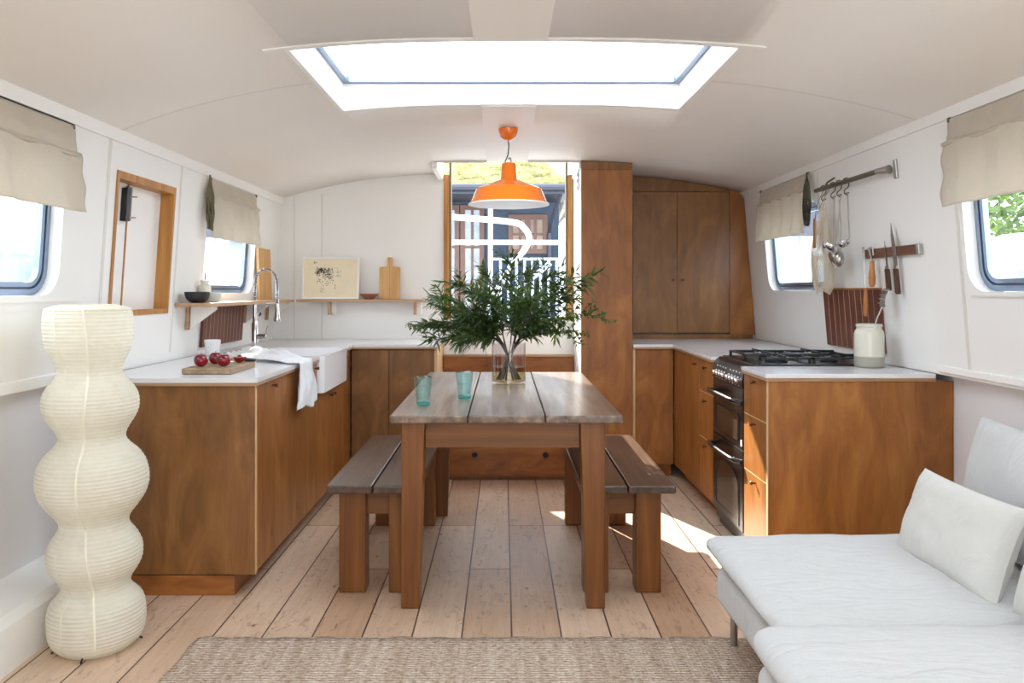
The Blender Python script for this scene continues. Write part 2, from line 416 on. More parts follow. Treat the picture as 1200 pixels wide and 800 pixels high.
# ------------------------------------------------------------ geometry helpers
class G:
    """collects shapes (world coordinates) that become one mesh"""
    def __init__(s):
        s.bm = bmesh.new()
        s.sm = False
    def _bev(s, vs, bev, seg=2):
        if bev > 0:
            es = list({e for v in vs for e in v.link_edges})
            bmesh.ops.bevel(s.bm, geom=es, offset=bev, segments=seg, profile=.5, affect='EDGES', clamp_overlap=True)
    def box(s, x0, x1, y0, y1, z0, z1, bev=0, seg=2, rot=None):
        r = bmesh.ops.create_cube(s.bm, size=1)
        vs = r['verts']
        cx, cy, cz = (x0 + x1) / 2, (y0 + y1) / 2, (z0 + z1) / 2
        for v in vs:
            v.co = Vector((v.co.x * abs(x1 - x0), v.co.y * abs(y1 - y0), v.co.z * abs(z1 - z0)))
            if rot: v.co = rot @ v.co
            v.co += Vector((cx, cy, cz))
        s._bev(vs, bev, seg)
        return s
    def hexa(s, p, bev=0):
        """8 corners: 4 bottom ccw then 4 top ccw"""
        vs = [s.bm.verts.new(q) for q in p]
        for f in ((3, 2, 1, 0), (4, 5, 6, 7), (0, 1, 5, 4), (1, 2, 6, 5), (2, 3, 7, 6), (3, 0, 4, 7)):
            s.bm.faces.new([vs[i] for i in f])
        s._bev(vs, bev)
        return s
    def prism(s, poly, fn0, fn1, bev=0):
        """poly in 2D, fn0/fn1 map (u,v) to the two faces"""
        a = [s.bm.verts.new(fn0(u, v)) for u, v in poly]
        b = [s.bm.verts.new(fn1(u, v)) for u, v in poly]
        n = len(poly)
        s.bm.faces.new(a); s.bm.faces.new(b[::-1])
        for i in range(n):
            s.bm.faces.new((a[i], b[i], b[(i + 1) % n], a[(i + 1) % n]))
        s._bev(a + b, bev)
        return s
    def sheet(s, outer, holes, fn0, fn1):
        polys = [outer] + holes
        tris = tessellate_polygon([[Vector((u, v, 0)) for u, v in p] for p in polys])
        flat = [q for p in polys for q in p]
        a = [s.bm.verts.new(fn0(u, v)) for u, v in flat]
        b = [s.bm.verts.new(fn1(u, v)) for u, v in flat]
        for t in tris:
            try:
                s.bm.faces.new([a[i] for i in t]); s.bm.faces.new([b[i] for i in t][::-1])
            except ValueError: pass
        o = 0
        for p in polys:
            n = len(p)
            for i in range(n):
                j = (i + 1) % n
                s.bm.faces.new((a[o + i], a[o + j], b[o + j], b[o + i]))
            o += n
        return s
    def tube(s, pts, r, n=8, cap=True):
        pts = [Vector(p) for p in pts]
        rs = r if isinstance(r, (list, tuple)) else [r] * len(pts)
        rings = []
        up = None
        for i, p in enumerate(pts):
            d = (pts[min(i + 1, len(pts) - 1)] - pts[max(i - 1, 0)]).normalized()
            if up is None:
                up = Vector((0, 0, 1)) if abs(d.z) < .9 else Vector((1, 0, 0))
            a = d.cross(up)
            if a.length < 1e-5: a = d.cross(Vector((0, 1, 0)))
            a.normalize(); bb = a.cross(d).normalized(); up = bb
            rings.append([s.bm.verts.new(p + a * math.cos(2 * PI * k / n) * rs[i] + bb * math.sin(2 * PI * k / n) * rs[i]) for k in range(n)])
        for i in range(len(rings) - 1):
            for k in range(n):
                s.bm.faces.new((rings[i][k], rings[i][(k + 1) % n], rings[i + 1][(k + 1) % n], rings[i + 1][k]))
        if cap:
            s.bm.faces.new(rings[0][::-1]); s.bm.faces.new(rings[-1])
        s.sm = True
        return s
    def lathe(s, prof, c, n=32, axis='z', M4=None, fr=None):
        """prof: (radius, height) pairs round a vertical axis at c"""
        c = Vector(c)
        rings = []
        for r, h in prof:
            ring = []
            for k in range(n):
                a = 2 * PI * k / n
                rr = r * (fr(a, h) if fr else 1)
                p = Vector((rr * math.cos(a), rr * math.sin(a), h))
                if axis == 'x': p = Vector((p.z, p.x, p.y))
                if axis == 'y': p = Vector((p.x, p.z, p.y))
                if M4: p = M4 @ p
                ring.append(s.bm.verts.new(p + c))
            rings.append(ring)
        for i in range(len(rings) - 1):
            for k in range(n):
                s.bm.faces.new((rings[i][k], rings[i][(k + 1) % n], rings[i + 1][(k + 1) % n], rings[i + 1][k]))
        if prof[0][0] > 1e-6: s.bm.faces.new(rings[0][::-1])
        if prof[-1][0] > 1e-6: s.bm.faces.new(rings[-1])
        bmesh.ops.remove_doubles(s.bm, verts=[v for rg in rings for v in rg], dist=1e-6)
        s.sm = True
        return s
    def grid(s, nu, nv, fn, closed_u=False):
        vs = [[s.bm.verts.new(fn(i / nu, j / nv)) for j in range(nv + 1)] for i in range(nu + (0 if closed_u else 1))]
        for i in range(nu):
            for j in range(nv):
                i2 = (i + 1) % len(vs)
                s.bm.faces.new((vs[i][j], vs[i2][j], vs[i2][j + 1], vs[i][j + 1]))
        s.sm = True
        return s
    def sphere(s, c, r, n=20, sz=1):
        prof = [(r * math.sin(PI * i / n), -r * sz * math.cos(PI * i / n)) for i in range(n + 1)]
        return s.lathe(prof, c, 2 * n)

def origin_of(p):
    v = Vector((0, 0, 0))
    while p is not None:
        v += p.location
        p = p.parent
    return v

def obj(name, g, mat, parent=None, smooth=None, solid=0, sub=0, origin=None):
    bm = g.bm
    o0 = origin_of(parent) if parent else Vector(origin or (0, 0, 0))
    bmesh.ops.recalc_face_normals(bm, faces=bm.faces)
    if o0.length > 0:
        bmesh.ops.translate(bm, vec=-o0, verts=bm.verts)
    sm = g.sm if smooth is None else smooth
    if sm:
        for f in bm.faces: f.smooth = True
        for e in bm.edges:
            if len(e.link_faces) == 2 and e.calc_face_angle(0) > .65: e.smooth = False
    me = bpy.data.meshes.new(name)
    bm.to_mesh(me); bm.free()
    me.materials.append(M[mat] if isinstance(mat, str) else mat)
    ob = bpy.data.objects.new(name, me)
    COL.objects.link(ob)
    if parent: ob.parent = parent
    elif origin: ob.location = o0
    if solid:
        md = ob.modifiers.new('thickness', 'SOLIDIFY'); md.thickness = solid; md.offset = 0
    if sub:
        md = ob.modifiers.new('smoothing', 'SUBSURF'); md.levels = sub; md.render_levels = sub
    return ob

def tag(o, label=None, cat=None, group=None, kind=None):
    if label: o['label'] = label
    if cat: o['category'] = cat
    if group: o['group'] = group
    if kind: o['kind'] = kind
    return o

def thing(name, label, cat, loc=(0, 0, 0), group=None, kind=None):
    o = bpy.data.objects.new(name, None)
    o.empty_display_size = .05
    COL.objects.link(o)
    o.location = loc
    return tag(o, label, cat, group, kind)

def copy_tree(o, loc=None, parent=None, label=None):
    c = o.copy(); COL.objects.link(c)
    if parent is not None: c.parent = parent
    if loc is not None: c.location = loc
    if label: c['label'] = label
    for ch in [x for x in COL.objects if x.parent == o]:
        copy_tree(ch, None, c)
    return c

def struct(name, g, mat, parent=None, **k):
    o = obj(name, g, mat, parent, **k)
    if parent is None: o['kind'] = 'structure'
    return o

def rrect(y0, y1, z0, z1, r, n=6):
    pts = []
    for cx, cz, a0 in ((y1 - r, z1 - r, 0), (y0 + r, z1 - r, 90), (y0 + r, z0 + r, 180), (y1 - r, z0 + r, 270)):
        for k in range(n + 1):
            a = math.radians(a0 + 90 * k / n)
            pts.append((cx + r * math.cos(a), cz + r * math.sin(a)))
    return pts

def rect(a, b, c, d):
    return [(a, c), (b, c), (b, d), (a, d)]

def spline(pts, n=8):
    P = [Vector(p) for p in pts]
    P = [P[0] * 2 - P[1]] + P + [P[-1] * 2 - P[-2]]
    out = []
    for i in range(1, len(P) - 2):
        for k in range(n):
            t = k / n
            a, b, c, d = P[i - 1], P[i], P[i + 1], P[i + 2]
            out.append(.5 * ((2 * b) + (c - a) * t + (2 * a - 5 * b + 4 * c - d) * t * t + (3 * b - a - 3 * c + d) * t ** 3))
    out.append(P[-2])
    return out

# ============================================================ THE ROOM
YB = 5.78          # face of the end bulkhead
YR = -1.7          # rear end of the cabin, behind the camera
def fL(z): return -1.735 + (z - .905) * .0676
def fR(z): return 1.89 - (z - .92) * .0826
def zc(y): return 2.21 if y < 3.9 else 2.21 - .05 * min(1, (y - 3.9) / 1.3)
def ceil_z(x, y):
    c = zc(y)
    if x < .04:
        return c - (c - 1.965) * min(1.3, (.04 - x) / 1.705) ** 2.8
    return c - (c - 2.01) * min(1.3, (x - .04) / 1.76) ** 2.8

# floor
struct('floor', G().box(-1.9, 2.06, YR, 5.9, -.03, 0), 'floor')

# side walls with their window openings
WL = [(1.93, 2.95, 1.25, 1.80), (4.36, 5.23, 1.25, 1.76)]
NI = (3.34, 3.91, 1.165, 1.78)
WR = [(4.44, 5.38, 1.27, 1.80), (2.02, 3.07, 1.265, 1.80)]
g = G().sheet(rect(YR, 5.85, .905, 2.06), [rrect(*w, .1) for w in WL] + [rect(*NI)],
              lambda y, z: (fL(z), y, z), lambda y, z: (fL(z) - .08, y, z))
struct('wall_left', g, 'wall')
g = G().sheet(rect(YR, 5.85, .9065, 2.1), [rrect(*w, .1) for w in WR],
              lambda y, z: (fR(z), y, z), lambda y, z: (fR(z) + .08, y, z))
struct('wall_right', g, 'wall')
struct('wall_left_lower', G().box(-1.86, -1.80, YR, 5.85, 0, .905), 'hull')
struct('wall_right_lower', G().box(1.97, 2.03, YR, 5.85, 0, .906), 'hull')
struct('trim_1', G().box(-1.85, -1.725, YR, 3.16, .905, .95, .004), 'trim')
struct('trim_2', G().box(1.878, 2.02, YR, 3.33, .918, .948, .004), 'trim')
g = G().prism([(-1.80, 0), (-1.64, 0), (-1.64, .155), (-1.665, .185), (-1.80, .235)], lambda x, z: (x, YR, z), lambda x, z: (x, 3.17, z))
struct('baseboard_left', g, 'trim')

# cornice strips and batten lines on the two side walls
def strip(name, f, sx, y0, y1, z0, z1, t, mat='trim'):
    a = [(f(z0), y0, z0), (f(z0), y1, z0), (f(z0) + sx * t, y1, z0), (f(z0) + sx * t, y0, z0),
         (f(z1), y0, z1), (f(z1), y1, z1), (f(z1) + sx * t, y1, z1), (f(z1) + sx * t, y0, z1)]
    return struct(name, G().hexa(a), mat)
strip('trim_3', fL, 1, YR, YB, 1.912, 1.97, .012)
strip('trim_4', fR, -1, YR, YB, 1.962, 2.02, .012)
strip('trim_5', fL, 1, 3.25, 3.268, .951, 1.912, .004, 'seam')
strip('trim_6', fL, 1, 3.975, 3.99, .951, 1.912, .003, 'seam')
strip('trim_7', fR, -1, 3.095, 3.113, .949, 1.962, .004, 'seam')
strip('trim_8', fR, -1, 4.41, 4.424, .95, 1.962, .003, 'seam')
# little ledge strips below the near windows
strip('trim_9', fL, 1, 1.6, 3.05, 1.225, 1.236, .006)
strip('trim_10', fR, -1, 1.6, 3.05, 1.243, 1.25, .006, 'seam')
strip('trim_11', fR, -1, 4.43, 5.42, 1.252, 1.262, .006)

# ceiling: arched sheet with openings for the roof light, an added unseen one and the companionway hatch
SK = (-.80, .88, 2.88, 3.85)
HT = (-.452, .517, 5.23, 5.84)
SK_ADDED = (-.80, .88, -.9, .9)
xs = sorted(set([-1.80, 1.92, -.80, .88, -.452, .517] + [-1.8 + .0775 * i for i in range(49)]))
ys = sorted(set([YR, -.9, .9, 2.88, 3.85, 5.23, 5.84, -.3, .3, 1.5, 2.2, 3.2, 3.5, 4.3, 4.8]))
g = G()
cache = {}
def cv(x, y):
    k = (round(x, 4), round(y, 4))
    if k not in cache: cache[k] = g.bm.verts.new((x, y, ceil_z(x, y)))
    return cache[k]
for i in range(len(xs) - 1):
    if xs[i + 1] - xs[i] < 1e-4: continue
    for j in range(len(ys) - 1):
        mx_, my_ = (xs[i] + xs[i + 1]) / 2, (ys[j] + ys[j + 1]) / 2
        if any(h[0] < mx_ < h[1] and h[2] < my_ < h[3] for h in (SK, HT, SK_ADDED)): continue
        g.bm.faces.new((cv(xs[i], ys[j]), cv(xs[i + 1], ys[j]), cv(xs[i + 1], ys[j + 1]), cv(xs[i], ys[j + 1])))
g.sm = True
struct('ceiling', g, 'ceil', solid=.012)

# roof-light wells (window_5 in view, window_6 unseen, added behind the camera for fill light)
def well(idx, h, ztop):
    x0, x1, y0, y1 = h
    g = G()
    for (ya, yb) in ((y0 - .02, y0), (y1, y1 + .02)):
        n = 24
        for k in range(n):
            xa, xb = x0 - .02 + (x1 - x0 + .04) * k / n, x0 - .02 + (x1 - x0 + .04) * (k + 1) / n
            g.hexa([(xa, ya, ceil_z(xa, y0) - .008), (xb, ya, ceil_z(xb, y0) - .008), (xb, yb, ceil_z(xb, y0) - .008), (xa, yb, ceil_z(xa, y0) - .008),
                    (xa, ya, ztop), (xb, ya, ztop), (xb, yb, ztop), (xa, yb, ztop)])
    for (xa, xb) in ((x0 - .02, x0), (x1, x1 + .02)):
        z = ceil_z(xa, y0) - .008
        g.hexa([(xa, y0, z), (xb, y0, z), (xb, y1, z), (xa, y1, z), (xa, y0, ztop), (xb, y0, ztop), (xb, y1, ztop), (xa, y1, ztop)])
    w = struct('window_%d' % idx, g, 'trim')
    f = G()
    f.sheet(rect(x0 - .02, x1 + .02, y0 - .02, y1 + .02), [rrect(x0 + .03, x1 - .03, y0 + .03, y1 - .03, .02, 3)],
            lambda x, y: (x, y, ztop + .001), lambda x, y: (x, y, ztop + .03))
    obj('window_frame', f, 'alu', w)
    obj('glass_pane', G().box(x0 + .02, x1 - .02, y0 + .02, y1 - .02, ztop + .012, ztop + .018), 'glass', w)
    # thin lip on the ceiling round the opening
    l = G()
    n = 26
    for ya, yb in ((y0 - .045, y0 - .021),):
        for k in range(n):
            xa, xb = x0 - .09 + (x1 - x0 + .18) * k / n, x0 - .09 + (x1 - x0 + .18) * (k + 1) / n
            l.hexa([(xa, ya, ceil_z(xa, y0) - .012), (xb, ya, ceil_z(xb, y0) - .012), (xb, yb, ceil_z(xb, y0) - .012), (xa, yb, ceil_z(xa, y0) - .012),
                    (xa, ya, ceil_z(xa, y0)), (xb, ya, ceil_z(xb, y0)), (xb, yb, ceil_z(xb, y0)), (xa, yb, ceil_z(xa, y0))])
    obj('lip', l, 'trim', w)
well(5, SK, 2.305)
well(6, SK_ADDED, 2.305)

# ceiling joints and the raised centre boards
def cstrip(name, x0, x1, y0, y1, t, mat, n=20):
    g = G()
    for k in range(n):
        xa, xb = x0 + (x1 - x0) * k / n, x0 + (x1 - x0) * (k + 1) / n
        g.hexa([(xa, y0, ceil_z(xa, y0) - t), (xb, y0, ceil_z(xb, y0) - t), (xb, y1, ceil_z(xb, y1) - t), (xa, y1, ceil_z(xa, y1) - t),
                (xa, y0, ceil_z(xa, y0)), (xb, y0, ceil_z(xb, y0)), (xb, y1, ceil_z(xb, y1)), (xa, y1, ceil_z(xa, y1))])
    return struct(name, g, mat)
cstrip('trim_12', -1.665, -.825, 3.32, 3.335, .007, 'seam')
cstrip('trim_13', .905, 1.795, 3.32, 3.335, .007, 'seam')
cstrip('trim_14', -.112, .165, 1.1, 2.83, .014, 'ceil', 4)
g = G()
for ya, yb in ((3.872, 4.5), (4.5, 5.2), (5.2, 5.228)):
    g.hexa([(-.112, ya, ceil_z(0, ya) - .014), (.165, ya, ceil_z(0, ya) - .014), (.165, yb, ceil_z(0, yb) - .014), (-.112, yb, ceil_z(0, yb) - .014),
            (-.112, ya, ceil_z(0, ya)), (.165, ya, ceil_z(0, ya)), (.165, yb, ceil_z(0, yb)), (-.112, yb, ceil_z(0, yb))])
struct('trim_15', g, 'ceil')
# grey edge line of the ceiling at the hatch
struct('trim_16', G().box(-.47, -.113, 5.222, 5.232, 2.138, 2.152), 'seam')
struct('trim_17', G().box(.166, .52, 5.222, 5.232, 2.138, 2.152), 'seam')

# hatch coaming over the doorway
g = G()
g.box(-.49, -.452, 5.232, 5.84, 2.1, 2.44)
g.box(.517, .555, 5.232, 5.84, 2.1, 2.44)
g.box(-.49, .555, 5.195, 5.232, 2.18, 2.44)
g.box(-.52, .585, 5.19, 5.95, 2.44, 2.46)
struct('trim_18', g, 'trim')

# end bulkhead with the doorway
g = G().sheet(rect(-1.9, 2.06, 0, 2.44), [rect(-.45, .522, 1.04, 2.435)],
              lambda x, z: (x, YB, z), lambda x, z: (x, YB + .05, z))
struct('wall_back', g, 'wall')
for i, x in enumerate((-1.575, -1.365)):
    struct('trim_%d' % (19 + i), G().box(x - .004, x + .004, YB - .003, YB, .906, 2.0), 'seam')
# door frame
d = tag(bpy.data.objects.new('door_1', None), kind='structure'); COL.objects.link(d); d.location = (0, YB, 1.04)
obj('jamb', G().box(-.449, -.410, YB - .012, YB + .05, 1.04, 2.14, .003), 'ochre', d)
obj('jamb', G().box(.486, .521, YB - .012, YB + .05, 1.04, 2.14, .003), 'ochre', d)
obj('stop_bead', G().box(-.409, -.392, YB + .01, YB + .06, 1.041, 2.43, .003), 'galv', d)
obj('stop_bead', G().box(.468, .485, YB + .01, YB + .06, 1.041, 2.43, .003), 'galv', d)
obj('door_sill', G().box(-.449, .521, YB - .02, YB + .09, 1.02, 1.045, .004), 'trim', d)

# rear of the cabin, behind the camera: an unseen glazed end, its opening sized for fill light
g = G().sheet(rect(-1.9, 2.06, 0, 2.3), [rect(-.75, .9, .9, 1.95)],
              lambda x, z: (x, YR, z), lambda x, z: (x, YR - .06, z))
struct('wall_rear', g, 'wall')
g = G().sheet(rect(-.75, .9, .9, 1.95), [rect(-.7, .05, .95, 1.9), rect(.1, .85, .95, 1.9)],
              lambda x, z: (x, YR - .01, z), lambda x, z: (x, YR - .05, z))
w = struct('window_7', g, 'trim')
obj('glass_pane', G().box(-.71, .86, YR - .035, YR - .03, .94, 1.91), 'glass', w)

# side windows: metal frame, sliding pane, glass
def side_window(idx, f, sx, w):
    y0, y1, z0, z1 = w
    o = tag(bpy.data.objects.new('window_%d' % idx, None), kind='structure'); COL.objects.link(o)
    o.location = (f(z0) + sx * .06, (y0 + y1) / 2, z0)
    e = .001
    def ring(a, b, d0, d1, r):
        return G().sheet(rrect(y0 + a, y1 - a, z0 + a, z1 - a, r), [rrect(y0 + b, y1 - b, z0 + b, z1 - b, max(.02, r - (b - a)))],
                         lambda y, z: (f(z) + sx * d0, y, z), lambda y, z: (f(z) + sx * d1, y, z))
    obj('window_frame', ring(e, .024, .047, .079, .099), 'alu', o)
    obj('seal', ring(.024, .032, .056, .079, .078), 'aluin', o)
    obj('sash', ring(.032, .05, .05, .072, .07), 'alu', o)
    obj('glass_pane', G().prism(rrect(y0 + .045, y1 - .045, z0 + .045, z1 - .045, .06), lambda y, z: (f(z) + sx * .060, y, z), lambda y, z: (f(z) + sx * .064, y, z)), 'glass', o)
side_window(1, fL, -1, WL[0]); side_window(2, fL, -1, WL[1])
side_window(3, fR, 1, WR[0]); side_window(4, fR, 1, WR[1])

# wood-lined niche in the left wall with two white panels
y0, y1, z0, z1 = NI
o = thing('wall_hatch', 'wood-framed recessed hatch in the white wall with a black slide latch', 'hatch', (fL(1.165), 3.6, 1.165))
def nl(a, b, c, dd, d0=-.004, d1=.078):
    p = []
    for z in (c, dd):
        for (dx, y) in ((d0, a), (d0, b), (d1, b), (d1, a)):
            p.append((fL(z) - dx, y, z))
    return G().hexa(p)
obj('frame_top', nl(y0 - .012, y1 + .012, z1 - .022, z1 + .012, -.006), 'ochre', o)
obj('frame_bottom', nl(y0 - .012, y1 + .012, z0 - .012, z0 + .012, -.006), 'ochre', o)
obj('frame_side', nl(y0 - .012, y0 + .008, z0 + .012, z1 - .022, -.006), 'ochre', o)
obj('frame_side', nl(y1 - .010, y1 + .012, z0 + .012, z1 - .022, -.006), 'ochre', o)
def npan(a, b, c, dd, d0, d1):
    p = []
    for z in (c, dd):
        for (dx, y) in ((d0, a), (d0, b), (d1, b), (d1, a)):
            p.append((fL(z) - dx, y, z))
    return G().hexa(p)
obj('sliding_panel', npan(y0 + .008, 3.535, z0 + .012, z1 - .022, .050, .060), 'trim', o)
obj('sliding_panel', npan(3.50, y1 - .01, z0 + .012, z1 - .022, .062, .072), 'trim', o)
obj('panel_edge', npan(3.535, 3.545, z0 + .012, z1 - .022, .046, .061), 'ochre', o)
la = obj('latch', npan(3.478, 3.512, 1.585, 1.735, .022, .049), 'rubber', o)
obj('latch_plate', npan(3.513, 3.548, 1.59, 1.745, .034, .0455), 'galv', la)
for z in (1.605, 1.70): obj('latch_pin', G().tube([(fL(z) - .034, 3.535, z), (fL(z) - .012, 3.55, z)], .0035, 6), 'steel', la)

# ============================================================ JOINERY
def cab_root(name, label, loc, group=None, cat='cabinet'):
    return thing(name, label, cat, loc, group)
def knob(p, dirx, par):
    """small turned wooden knob pointing along dirx"""
    d = Vector(dirx)
    q = d.to_track_quat('Z', 'Y').to_matrix()
    prof = [(0, .026), (.006, .0255), (.009, .022), (.009, .017), (.005, .012), (.0045, .0)]
    obj('knob', G().lathe(prof[::-1], p, 14, M4=q), 'knob', par)

FX = -1.035   # face of the left-hand units
def left_unit(y0, y1, label, doors, zt=.872, side=False, nm='kitchen_cabinet', bx=-1.775):
    r = cab_root(nm, label, (-1.4, (y0 + y1) / 2, 0))
    b = G()
    b.box(bx, FX - .02, y0 + .0005, y0 + .018, .09, zt); b.box(bx, FX - .02, y1 - .018, y1 - .0005, .09, zt)
    b.box(bx, FX - .02, y0 + .018, y1 - .018, .09, .106); b.box(bx, bx + .006, y0 + .018, y1 - .018, .106, zt)
    obj('body', b, 'ply', r)
    obj('plinth', G().box(-1.78, FX - .085, y0 + .001, y1 - .0005, .001, .089), 'plyh', r)
    for (a, c, z0, z1, kn) in doors:
        dd = obj('door', G().box(FX - .019, FX, a + .0015, c - .0015, z0, z1, .001), 'ply', r)
        if kn: knob((FX, kn[0], kn[1]), (1, 0, 0), dd)
    if side:
        obj('side_panel', G().box(-1.79, FX + .0005, y0 - .0185, y0 - .0005, .088, zt), 'ply_shade', r)  # end panel in the ply copy that has shade in its colour
        obj('panel_edge', G().box(FX + .001, FX + .0035, y0 - .0185, y0 - .0005, .088, zt), 'edge', r)
        obj('plinth_face', G().box(-1.79, FX - .085, y0 - .0185, y0 - .0005, .001, .083), 'plyh', r)
    return r
left_unit(3.215, 3.475, 'stained plywood end cabinet beside the paper lantern floor lamp', [(3.215, 3.475, .093, .868, (3.44, .845))], side=True)
left_unit(3.475, 4.05, 'wide stained plywood door cabinet under the hanging white cloth', [(3.475, 4.05, .093, .868, (4.0, .845))])
left_unit(4.05, 4.262, 'narrow stained plywood cabinet just before the white sink', [(4.05, 4.262, .093, .868, (4.21, .842))])
left_unit(4.262, 4.94, 'stained plywood two-door cabinet beneath the white ceramic sink', [(4.262, 4.61, .093, .69, (4.57, .65)), (4.61, 4.94, .093, .69, (4.645, .65))], zt=.69)
left_unit(4.94, 5.19, 'slim stained plywood cabinet between the sink and the corner', [(4.94, 5.185, .093, .868, (4.98, .842))])
# back left run
def back_unit(x0, x1, label, endp=False):
    r = cab_root('kitchen_cabinet', label, ((x0 + x1) / 2, 5.5, 0))
    b = G()
    b.box(x0 + .0005, x0 + .018, 5.22, 5.765, .09, .872); b.box(x1 - .018, x1 - .0005, 5.22, 5.765, .09, .872)
    b.box(x0 + .018, x1 - .018, 5.22, 5.765, .09, .106); b.box(x0 + .018, x1 - .018, 5.76, 5.765, .106, .872)
    obj('body', b, 'ply', r)
    obj('plinth', G().box(x0 + .001, x1 - .0005, 5.27, 5.765, .001, .089), 'plyh', r)
    obj('door', G().box(x0 + .0015, x1 - .0015, 5.20, 5.219, .093, .868, .001), 'ply_shade', r)  # shade on the corner doors comes from the darker ply colour
    if endp:
        obj('end_panel', G().box(x1, x1 + .018, 5.198, 5.765, .001, .872), 'edge', r)
    return r
back_unit(-1.03, -.775, 'shaded stained plywood corner door cabinet below the framed print shelf')
back_unit(-.775, -.468, 'stained plywood cabinet with pale end panel left of the steps', True)

# left worktop (L with a notch for the sink)
poly = [(-1.02, 3.18), (-1.02, 4.268), (-1.505, 4.268), (-1.505, 4.935), (-1.02, 4.935), (-1.02, 5.18), (-.449, 5.18), (-.449, 5.774), (-1.728, 5.774), (-1.728, 3.18)]
r = thing('worktop', 'white L-shaped stone worktop holding the sink and plums', 'worktop', (-1.4, 4.4, .875))
obj('slab', G().sheet(poly, [], lambda x, y: (x, y, .887), lambda x, y: (x, y, .905)), 'worktop', r)
obj('edge_band', G().sheet([(x - (0.002 if x > -1.1 and y < 5.1 else 0), y) for x, y in poly], [], lambda x, y: (x, y, .8735), lambda x, y: (x, y, .8868)), 'edged', r)

# belfast sink
r = thing('butler_sink', 'white ceramic farmhouse sink with a deep apron front', 'sink', (-1.25, 4.6, .7))
g = G()
o_ = rrect(-1.500, -1.000, 4.272, 4.931, .03)
g.sheet(o_, [rrect(-1.475, -1.03, 4.297, 4.906, .05)], lambda x, y: (x, y, .72), lambda x, y: (x, y, .902))
g.sheet(o_, [], lambda x, y: (x, y, .697), lambda x, y: (x, y, .72))
g.sm = True
obj('basin', g, 'ceramic', r, smooth=True)
obj('drain', G().lathe([(.0, .0), (.035, 0), (.035, .004), (.0, .005)], (-1.27, 4.6, .721), 20), 'chrome', r)

# spring tap
bx, by = -1.59, 4.915
r = thing('spring_tap', 'tall chrome spring-neck kitchen tap behind the sink', 'tap', (bx, by, .906))
obj('tap_body', G().lathe([(.03, .0), (.03, .008), (.021, .012), (.021, .15), (.016, .16), (.013, .2), (.013, .29), (0, .29)], (bx, by, .906), 20), 'chrome', r)
obj('lever', G().tube([(bx + .02, by, .975), (bx + .075, by - .01, .975)], .017, 12).tube([(bx + .07, by - .01, .98), (bx + .085, by - .01, 1.045)], .0035, 6), 'chrome', r)
arc = [(bx, by, 1.19), (bx, by, 1.30)] + [(bx + .07 - .07 * math.cos(a), by, 1.32 + .085 * math.sin(a)) for a in [PI * k / 12 for k in range(13)]] + [(bx + .142, by, 1.24), (bx + .143, by, 1.18)]
arc = spline(arc, 5)
obj('hose', G().tube(arc, .006, 10), 'rubber', r)
# coil
L = [0]
for a, b in zip(arc, arc[1:]): L.append(L[-1] + (b - a).length)
def along(s):
    s = max(0, min(L[-1] - 1e-6, s))
    for i in range(len(L) - 1):
        if L[i + 1] >= s:
            t = (s - L[i]) / (L[i + 1] - L[i]); return arc[i].lerp(arc[i + 1], t), (arc[i + 1] - arc[i]).normalized()
turns, pts = 46, []
for k in range(turns * 8):
    p, d = along(L[-1] * k / (turns * 8))
    n1 = Vector((0, 1, 0)); n2 = d.cross(n1).normalized(); a = 2 * PI * k / 8
    pts.append(p + n1 * math.cos(a) * .0095 + n2 * math.sin(a) * .0095)
obj('spring', G().tube(pts, .0022, 5), 'chrome', r)
obj('holder_arm', G().tube([(bx, by, 1.185), (bx + .143, by, 1.185)], .006, 8), 'chrome', r)
obj('spray_head', G().lathe([(.013, .205), (.015, .19), (.015, .15), (.020, .12), (.024, .095), (.022, .088), (0, .088)][::-1], (bx + .143, by, .982), 18), 'chrome', r)

# ---- right side
RX = 1.155
def right_unit(y0, y1, label, fronts, side=False):
    r = cab_root('drawer_unit' if len(fronts) > 1 else 'kitchen_cabinet', label, (1.5, (y0 + y1) / 2, 0))
    b = G()
    bx = 1.93
    b.box(RX + .02, bx, y0 + .0005, y0 + .018, .09, .872); b.box(RX + .02, bx, y1 - .018, y1 - .0005, .09, .872)
    b.box(RX + .02, bx, y0 + .018, y1 - .018, .09, .106); b.box(bx - .006, bx, y0 + .018, y1 - .018, .106, .872)
    obj('body', b, 'edge', r)
    obj('plinth', G().box(RX + .075, bx, y0 + .001, y1 - .0005, .001, .089), 'plyh', r)
    for (z0, z1, kn) in fronts:
        dd = obj('drawer' if len(fronts) > 1 else 'door', G().box(RX, RX + .019, y0 + .002, y1 - .002, z0 + .0025, z1 - .0025, .001), 'ply', r)
        knob((RX, kn[0], kn[1]), (-1, 0, 0), dd)
        if z1 < .8: obj('top_edge', G().box(RX - .0004, RX + .019, y0 + .002, y1 - .002, z1 - .0024, z1 + .0012), 'edge', dd)
    if side:
        obj('side_panel', G().box(RX + .003, 1.966, y0 - .0185, y0 - .0005, .001, .872), 'ply', r)
        obj('panel_edge', G().box(RX - .0005, RX + .0025, y0 - .0185, y0 - .0005, .001, .872), 'edge', r)
    return r
right_unit(3.375, 3.69, 'stained plywood drawer stack nearest the sofa with big end panel', [(.685, .870, (3.52, .85)), (.42, .685, (3.52, .655)), (.093, .42, (3.52, .387))], True)
right_unit(4.225, 4.53, 'stained plywood drawer stack beyond the black cooker', [(.685, .870, (4.37, .83)), (.42, .685, (4.37, .64)), (.093, .42, (4.37, .38))])
right_unit(4.53, 5.19, 'tall-doored stained plywood corner cabinet beyond the far drawers', [(.093, .870, (4.60, .83))])
r = cab_root('kitchen_cabinet', 'single stained plywood cabinet between tall cupboard and corner', (1.0, 5.5, 0))
obj('body', G().box(.893, 1.15, 5.22, 5.765, .09, .872), 'ply_shade', r)
